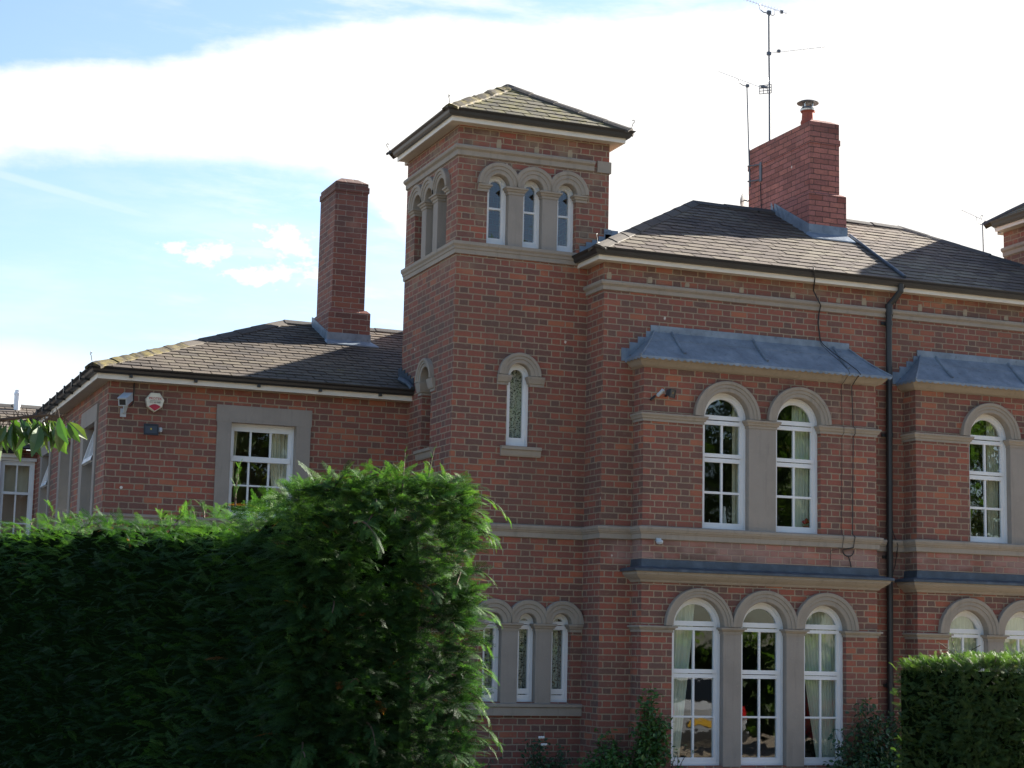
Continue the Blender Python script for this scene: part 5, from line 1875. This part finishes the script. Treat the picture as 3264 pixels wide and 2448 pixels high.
for k in range(12):
    s_ = 0.4 + k * 0.75
    q_ = (HA + HB_) / 2 + HD * s_
    mb.tube([(q_[0], q_[1], -0.05), (q_[0] + .03, q_[1], 1.2), (q_[0], q_[1] + .03, 2.3)], [0.05, 0.035, 0.015], 7)
mb.build('stems', 'bark', hedge)
mb = MB()                                                          # solid inner hull, near-black: the hedge's inner shade put into its colour
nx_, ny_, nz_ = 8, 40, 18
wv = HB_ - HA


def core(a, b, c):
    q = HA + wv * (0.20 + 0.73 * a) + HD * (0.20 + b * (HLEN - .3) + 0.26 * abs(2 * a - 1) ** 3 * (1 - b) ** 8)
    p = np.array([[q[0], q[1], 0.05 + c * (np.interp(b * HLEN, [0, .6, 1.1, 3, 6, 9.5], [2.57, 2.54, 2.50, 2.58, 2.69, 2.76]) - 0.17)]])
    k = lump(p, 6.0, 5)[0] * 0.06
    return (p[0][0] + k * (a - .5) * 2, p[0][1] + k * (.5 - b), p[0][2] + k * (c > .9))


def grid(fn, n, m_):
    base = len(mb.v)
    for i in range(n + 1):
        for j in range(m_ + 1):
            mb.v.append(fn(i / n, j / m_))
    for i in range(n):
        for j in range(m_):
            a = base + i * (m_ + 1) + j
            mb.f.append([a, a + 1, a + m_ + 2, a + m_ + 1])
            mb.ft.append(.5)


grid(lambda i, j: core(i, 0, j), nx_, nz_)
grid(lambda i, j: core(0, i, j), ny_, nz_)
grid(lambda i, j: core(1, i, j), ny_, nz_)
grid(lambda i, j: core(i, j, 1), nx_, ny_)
mb.build('shade_core', 'core_dark', hedge)

# clipped hedge at the right edge, close to the house
hx0, hx1, hy0, hy1, hz = 3.12, 4.25, -5.75, -4.6, 1.775
n1, n2, n3 = 2900, 1500, 2000
Pa = np.c_[rng.uniform(hx0, hx1, n1), np.full(n1, hy0), rng.uniform(.35, hz, n1)]
Pb = np.c_[np.full(n2, hx0), rng.uniform(hy0, hy1, n2), rng.uniform(.35, hz, n2)]
Pd = np.c_[rng.uniform(hx0 + .25, hx1, n2), np.full(n2, hy1 - .05), rng.uniform(.35, hz, n2)]
Pc = np.c_[rng.uniform(hx0, hx1, n3), rng.uniform(hy0, hy1, n3), np.full(n3, hz)]
P = np.concatenate([Pa, Pb, Pd, Pc])
N = np.concatenate([np.tile([0, -1., 0], (n1, 1)), np.tile([-1., 0, 0], (n2, 1)), np.tile([0, 1., 0], (n2, 1)), np.tile([0, 0, 1.], (n3, 1))])
P = P + N * ((lump(P, 5.0, 21) * .035 + lump(P, 1.7, 22) * .04) + rng.normal(0, .02, len(P)))[:, None]
ez = np.clip((P[:, 2] - (hz - .14)) / .14, 0, 1)
exl = np.clip((hx0 + .16 - P[:, 0]) / .16, 0, 1)
P[:, 1] += np.where(N[:, 1] < 0, .06 * ez ** 2 + .08 * exl ** 2, 0)
P[:, 0] += np.where(N[:, 0] < 0, .06 * ez ** 2, 0)
P[:, 2] -= np.where(N[:, 2] > 0, .05 * exl ** 2, 0)
P[:, 2] += np.where(N[:, 2] > 0, .03 * (P[:, 0] - hx0), .0) * .8
dirs = N * rng.uniform(.4, 1, (len(P), 1)) + rng.normal(0, .45, (len(P), 3)) + np.array([0, 0, .35])
ups = N * .6 + np.array([0, 0, .7]) + rng.normal(0, .5, (len(P), 3))
tint = np.clip(.38 + .15 * lump(P, 4.0, 8) + rng.normal(0, .16, len(P)) + (N[:, 2] > 0) * .12, 0, 1)  # top sprays tinted paler, sunlight put into the colour
pr2 = [spray_proto(np.random.default_rng(200 + k), .10, 7, 2, .0016, .6) for k in range(6)]
V, Tn = scatter(pr2, P - N * .03, dirs, ups, rng.uniform(.55, 1.15, len(P)), tint)
S_, SD, SU, SS, ST = [], [], [], [], []
st2 = [shoot((3.56, -5.0, 1.82), (-.9, -.1, .75), .26, (-.2, 0, -.2), 6, .8, .5), shoot((3.58, -5.0, 1.80), (-.5, 0, 1.0), .24, (.3, 0, -.2), 6, .8, .6), shoot((3.64, -5.0, 1.82), (.7, -.1, .6), .22, (0, 0, -.3), 5, .75, .55), shoot((3.2, -5.6, 1.74), (-1, 0, .35), .14, (0, 0, .3), 4, .7, .6)]
for k in range(30):
    st2.append(shoot((rng.uniform(hx0 + .1, hx1), rng.uniform(hy0, hy0 + .7), hz), (rng.normal(0, .5), 0, 1), rng.uniform(.05, .09), (0, 0, 0), 3, rng.uniform(.6, .95), .6))
V2, T2 = scatter(pr2, np.array(S_), np.array(SD), np.array(SU), np.array(SS), np.array(ST))
hedge2 = thing('hedge', 'closely clipped conifer hedge at the right, just in front of the second bay', 'hedge', group='conifer hedges')
quads_obj('foliage', np.concatenate([V, V2]), np.concatenate([Tn, T2]), 'cypress_far', hedge2)
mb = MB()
mb.box(hx0 + .07, hx1 - .1, hy0 + .12, hy1 + .01, .05, hz - .10)  # solid dark hull, painted as the shade between the sprays
mb.build('shade_core', 'core_dark', hedge2)
mb = MB()
for st in st2:
    mb.tube([tuple(p) for p in st], 0.004, 5)
for k in range(2):
    mb.tube([(hx0 + .4 + k * .4, -5.2, -.05), (hx0 + .42 + k * .4, -5.2, 1.2)], [.05, .02], 7)
mb.build('stems', 'bark', hedge2)


def leaf_quads(pos, dirs, ups, length, width, fold=.3, curl=.25):
    """each leaf = 6 quads: two halves with a fold along the midrib, tapered and curled"""
    F = frames(dirs, ups)
    prof = [0.10, 0.85, 1.0, 0.06]
    ys = [0.0, .30, .62, 1.0]
    Q = []
    for sg in (-1, 1):
        for k in range(3):
            y0_, y1_ = ys[k], ys[k + 1]
            w0, w1 = prof[k] * sg, prof[k + 1] * sg
            Q.append([(0, y0_), (w0, y0_), (w1, y1_), (0, y1_)])
    Q = np.array(Q)                                                # 6,4,2
    n = len(pos)
    x = Q[None, :, :, 0] * (width[:, None, None] / 2)
    y = Q[None, :, :, 1] * length[:, None, None]
    z = np.abs(x) * fold - curl * (Q[None, :, :, 1] ** 2) * length[:, None, None]
    loc = np.stack([x, y, z + 0 * x], axis=-1)
    v = np.einsum('nij,nqcj->nqci', F, loc) + pos[:, None, None, :]
    return v.reshape(-1, 4, 3)


# cherry branch reaching in from the left
ch = thing('cherry_tree', 'cherry tree at the left edge reaching in with a branch of hanging leaves', 'tree')
mb = MB()
mb.tube([(-9.3, -14.3, -0.1), (-9.25, -14.3, 1.0), (-9.1, -14.4, 2.0), (-8.95, -14.5, 2.9)], [.09, .075, .06, .04], 9)
main_b = [(-8.95, -14.5, 2.6), (-8.2, -14.8, 2.60), (-7.5, -15.0, 2.49), (-7.0, -15.06, 2.415), (-6.75, -15.12, 2.385), (-6.62, -15.17, 2.405), (-6.565, -15.195, 2.405)]
mb.tube(main_b, [.03, .022, .014, .008, .006, .004, .003], 7)
bp_, bd, bl = [], [], []
seq = np.linspace(0.18, 1.0, 130)
mbp = np.array(main_b)
segl = np.linalg.norm(np.diff(mbp, axis=0), axis=1).cumsum()
segl = np.concatenate([[0], segl])
for f in seq:
    d_ = f * segl[-1]
    q = np.array([np.interp(d_, segl, mbp[:, k]) for k in range(3)])
    for r_ in range(2 if q[0] < -6.62 else 1):
        bp_.append(q + rng.normal(0, .012, 3))
        bd.append(np.array([rng.normal(.12, .35), rng.normal(0, .30), -1.0 + rng.uniform(0, .35)]))
        bl.append(rng.uniform(.055, .088))
for q in ((-6.62, -15.17, 2.402), (-6.56, -15.195, 2.40), (-6.60, -15.18, 2.402), (-6.70, -15.14, 2.39)):
    for dd in ((.4, 0, -.85), (.05, .1, -1), (.55, .1, -.6), (-.4, -.1, -.9)):
        bp_.append(np.array(q)); bd.append(np.array(dd) + rng.normal(0, .12, 3)); bl.append(rng.uniform(.05, .075))
bp_, bd, bl = np.array(bp_), np.array(bd), np.array(bl)
bp_ = bp_ + bd / np.linalg.norm(bd, axis=1, keepdims=True) * .018
for p_, d_ in zip(bp_, bd):
    d_ = d_ / np.linalg.norm(d_)
    mb.tube([tuple(p_ - d_ * .03), tuple(p_)], .0012, 4)
mb.build('trunk', 'bark', ch)
ups = np.c_[rng.normal(-.4, .6, len(bp_)), rng.normal(-.7, .4, len(bp_)), rng.uniform(.1, .6, len(bp_))]
V = leaf_quads(bp_, bd, ups, bl * 1.1, bl * rng.uniform(.34, .44, len(bl)), .45, .25)
quads_obj('leaves', V, np.repeat(np.clip(rng.normal(.45, .25, len(bp_)), 0, 1), 6), 'cherry_leaf', ch)


def shrub(name, label, base, spans, nst, nleaf, size, mat, seed, flowers=0, cat='shrub'):
    """loose climbing shrub: wandering stems with leaves along them. spans: (x0,x1,y0,y1,ztop)"""
    r = np.random.default_rng(seed)
    s = thing(name, label, cat)
    mb = MB()
    pp, dd = [], []
    tips = []
    for k in range(nst):
        x0_, x1_, y0_, y1_, zt = spans[k % len(spans)]
        a = np.array([base[0] + r.normal(0, .12), base[1] + r.normal(0, .05), -0.03])
        b = np.array([r.uniform(x0_, x1_), r.uniform(y0_, y1_), zt * r.uniform(.6, 1.0)])
        c = (a + b) / 2 + r.normal(0, .10, 3)
        pts = [(1 - t) ** 2 * a + 2 * t * (1 - t) * c + t * t * b for t in np.linspace(0, 1, 9)]
        mb.tube([tuple(q) for q in pts], [.010 * (1 - .09 * i) for i in range(9)], 5)
        tips.append(b)
        for t in r.uniform(.12, 1.0, nleaf):
            i = min(7, int(t * 8)); q = pts[i] + (pts[i + 1] - pts[i]) * (t * 8 - i)
            pp.append(q + r.normal(0, .055, 3) * np.array([1, .8, 1]))
            dd.append(np.array([r.normal(0, 1), r.normal(-.4, .7), r.normal(-.15, .6)]))
    mb.build('stems', 'bark', s)
    pp, dd = np.array(pp), np.array(dd)
    L = size * r.uniform(.6, 1.3, len(pp))
    V = leaf_quads(pp, dd, np.c_[r.normal(0, .5, len(pp)), r.normal(-.3, .4, len(pp)), np.ones(len(pp))], L, L * .6, .3, .2)
    quads_obj('leaves', V, np.repeat(np.clip(r.normal(.5, .25, len(pp)), 0, 1), 6), mat, s)
    return s, tips


shrub('climbing_shrub', 'green climbing shrub on the wall between the tower and the first bay', (2.0, -.72), [(1.45, 1.95, -.85, -.62, .85), (1.9, 2.45, -.95, -.84, 1.15), (2.15, 2.32, -.92, -.84, 1.42), (2.2, 2.52, -.98, -.84, 1.05), (1.3, 1.7, -.9, -.62, .6), (1.5, 2.4, -1.0, -.8, .62)], 40, 130, .058, 'shrub_leaf', 5)
sh, tips = shrub('rose_bush', 'dark rose bush with two white blooms under the tower windows', (1.1, -.35), [(.85, 1.4, -.5, -.2, .72), (.75, 1.2, -.55, -.15, .85), (1.1, 1.5, -.5, -.2, .66)], 18, 60, .05, 'shrub_dark', 6)
for q in ((1.055, -.42, .79), (1.085, -.43, .71)):
    mb = MB()
    for k in range(14):
        a = k * 2.4
        rr_ = .008 + .0016 * k
        mb.lathe((q[0] + rr_ * math.cos(a), q[1] - .01 + rr_ * math.sin(a) * .6, q[2] + .012 * math.sin(a * 1.3)), [(0, -.012), (.013, -.005), (.015, .006), (0, .014)], 7)
    mb.build('bloom', 'petal_white', sh)
shrub('rose_bush', 'low dark rose bush beside the near hedge at the tower foot', (.62, -.35), [(.3, .95, -.5, -.2, .55), (.25, .7, -.5, -.2, .45)], 12, 30, .045, 'shrub_dark', 7)
shrub('climbing_shrub', 'dark bushy climber beside the downpipe at the right of the tall bay windows', (5.1, -1.0), [(4.6, 5.3, -1.15, -.84, .9), (4.9, 5.35, -1.15, -.84, 1.35), (5.1, 5.75, -1.1, -.84, 1.2), (4.5, 4.95, -1.2, -.9, .62), (5.3, 5.75, -1.15, -.8, .9)], 40, 130, .058, 'shrub_dark', 8)
shrub('climbing_shrub', 'sparse climber at the foot of the wall left of the tall bay windows', (2.5, -.9), [(2.35, 2.75, -1.0, -.84, .74), (2.3, 2.6, -1.0, -.84, .55)], 8, 16, .045, 'shrub_leaf', 9)


# trees standing across the drive behind the viewer: seen in the window panes
def tree(lab, x, y, h, rad, seed, n=6000):
    r = np.random.default_rng(seed)
    tr = thing('tree', lab, 'tree', group='trees across the drive')
    mb = MB()
    mb.tube([(x, y, -.1), (x + .1, y, h * .25), (x - .1, y + .1, h * .5), (x, y, h * .8)], [.32, .24, .16, .05], 9)
    limbs = []
    for k in range(9):
        a = k * 2.4 + r.uniform(0, .6)
        z0_ = h * (.28 + .055 * k)
        e = np.array([x + math.cos(a) * rad * .75, y + math.sin(a) * rad * .75, z0_ + h * .14])
        mb.tube([(x, y, z0_), tuple((np.array([x, y, z0_]) + e) / 2 + [0, 0, .3]), tuple(e)], [.1, .07, .03], 6)
        limbs.append(e)
    mb.build('trunk', 'bark', tr)
    cl_ = []
    for k in range(46):
        a, u_ = r.uniform(0, 2 * pi), r.uniform(0, 1)
        zz = h * (.32 + .66 * r.uniform(0, 1) ** .8)
        rr_ = rad * math.sqrt(u_) * math.sin(pi * min(1, max(.08, (zz / h - .2) / .85))) ** .7
        cl_.append([x + rr_ * math.cos(a), y + rr_ * math.sin(a), zz])
    cl_ = np.array(cl_)
    c = cl_[r.integers(0, len(cl_), n)]
    pos_ = c + r.normal(0, 1, (n, 3)) * rad * np.array([.20, .20, .15])
    L = r.uniform(.28, .55, n)
    V = leaf_quads(pos_, r.normal(0, 1, (n, 3)) + [0, 0, -.5], r.normal(0, .6, (n, 3)) + [0, 0, 1], L, L * .6, .2, .2)
    quads_obj('crown', V, np.repeat(np.clip(.45 + .3 * r.normal(0, .6, n), 0, 1), 6), 'tree_leaf', tr)




# cars parked on the drive, mirrored in the tall bay windows
plain('paint_silver', '#9fa3a8', 0.35, 0.1, 3.0, 0.9)
plain('paint_red', '#8c1a20', 0.25, 0.1, 3.0, 0.9)
plain('car_glass', '#14181b', 0.08, 0.1)
plain('tyre', '#151515', 0.9, 0.2)
plain('plate_yellow', '#d0a51e', 0.5, 0.1)
plain('tail_red', '#c01418', 0.2, 0.1)


def car(lab, cx, cy, paint):
    cr = thing('parked_car', lab, 'car', group='cars parked on the drive')

    def sect(y, zb, zs, zr, wb, wr):
        return [(cx - wb * .92, cy + y, zb), (cx - wb, cy + y, (zb + zs) / 2), (cx - wb * .96, cy + y, zs), (cx - wr, cy + y, zr - .05), (cx - wr * .7, cy + y, zr), (cx + wr * .7, cy + y, zr), (cx + wr, cy + y, zr - .05), (cx + wb * .96, cy + y, zs), (cx + wb, cy + y, (zb + zs) / 2), (cx + wb * .92, cy + y, zb)]
    mb = MB()
    mb.ring_loops([sect(2.05, .32, .80, .86, .78, .70), sect(1.95, .24, .90, 1.0, .84, .74), sect(1.55, .22, .94, 1.42, .86, .60), sect(.9, .22, .93, 1.47, .87, .62), sect(-.3, .22, .92, 1.44, .87, .61), sect(-1.0, .22, .90, .98, .86, .74), sect(-1.9, .24, .80, .84, .82, .70), sect(-2.1, .32, .62, .68, .74, .62)])
    mb.build('body', paint, cr, smooth=False)
    mb = MB(); mb.hexa([(cx - .56, cy + 1.70, 1.36), (cx + .56, cy + 1.70, 1.36), (cx + .66, cy + 1.97, 1.02), (cx - .66, cy + 1.97, 1.02), (cx - .56, cy + 1.72, 1.37), (cx + .56, cy + 1.72, 1.37), (cx + .66, cy + 1.99, 1.03), (cx - .66, cy + 1.99, 1.03)]); mb.build('rear_window', 'car_glass', cr)
    for sx in (-1, 1):
        mb = MB(); mb.hexa([(cx + sx * a, cy + y, z) for d in (0, .02) for (a, y, z) in ((.845 + d, 1.5, .97), (.845 + d, -.8, .97), (.64 + d, -.3, 1.36), (.63 + d, 1.35, 1.37))]); mb.build('side_window', 'car_glass', cr)
        mb = MB(); mb.box(cx + sx * .68 - .12, cx + sx * .68 + .12, cy + 1.96, cy + 2.06, .72, .92); mb.build('tail_light', 'tail_red', cr)
        for yy in (1.3, -1.35):
            mb = MB(); mb.tube([(cx + sx * .70, cy + yy, .31), (cx + sx * .88, cy + yy, .31)], .31, 20); w_ = mb.build('wheel', 'tyre', cr)
            mb = MB(); mb.tube([(cx + sx * .86, cy + yy, .31), (cx + sx * .89, cy + yy, .31)], .19, 16); mb.build('rim', 'steel', w_)
    mb = MB(); mb.box(cx - .26, cx + .26, cy + 2.04, cy + 2.07, .60, .71); mb.build('number_plate', 'plate_yellow', cr)
    mb = MB(); mb.box(cx - .78, cx + .78, cy + 1.98, cy + 2.10, .36, .50); mb.build('bumper', 'black_plastic', cr)


car('silver hatchback parked on the drive, mirrored in the leftmost tall bay window', 7.2, -10.6, 'paint_silver')
car('red hatchback parked on the drive, mirrored in the third tall bay window', 12.2, -11.4, 'paint_red')
n = 9000
Pq = np.c_[rng.uniform(3, 42, n), rng.uniform(-18.2, -17.0, n), rng.uniform(.05, 2.3, n)]
Lq = rng.uniform(.18, .34, n)
Vq = leaf_quads(Pq, rng.normal(0, 1, (n, 3)), rng.normal(0, .6, (n, 3)) + [0, 0, 1], Lq, Lq * .6, .2, .2)
hg = thing('hedge', 'broad leafy hedge across the drive, mirrored in the tall bay windows', 'hedge')
quads_obj('foliage', Vq, np.repeat(np.clip(.55 + .25 * rng.normal(0, .7, n), 0, 1), 6), 'tree_leaf', hg)
mb = MB()
for k in range(14):
    mb.tube([(4 + 2.8 * k, -17.6, -.05), (4.1 + 2.8 * k, -17.6, 1.9)], [.07, .03], 7)
mb.build('stems', 'bark', hg)
mb = MB()
mb.box(3.2, 41.8, -17.95, -17.25, .03, 2.0)  # dark filler hull, its colour stands for shade behind the leaves
mb.build('shade_core', 'core_dark', hg)
for k, (x, y, h, rad) in enumerate(((1, -37, 13, 4.8), (8, -41, 14.5, 5.2), (14.5, -38, 14, 5.0), (21, -42, 15.5, 5.6), (27.5, -39, 14.5, 5.2), (34, -43, 16, 5.6), (41, -41, 15, 5.4))):
    tree('broad leafy tree across the drive, facing the house front', x, y, h, rad, 300 + k)
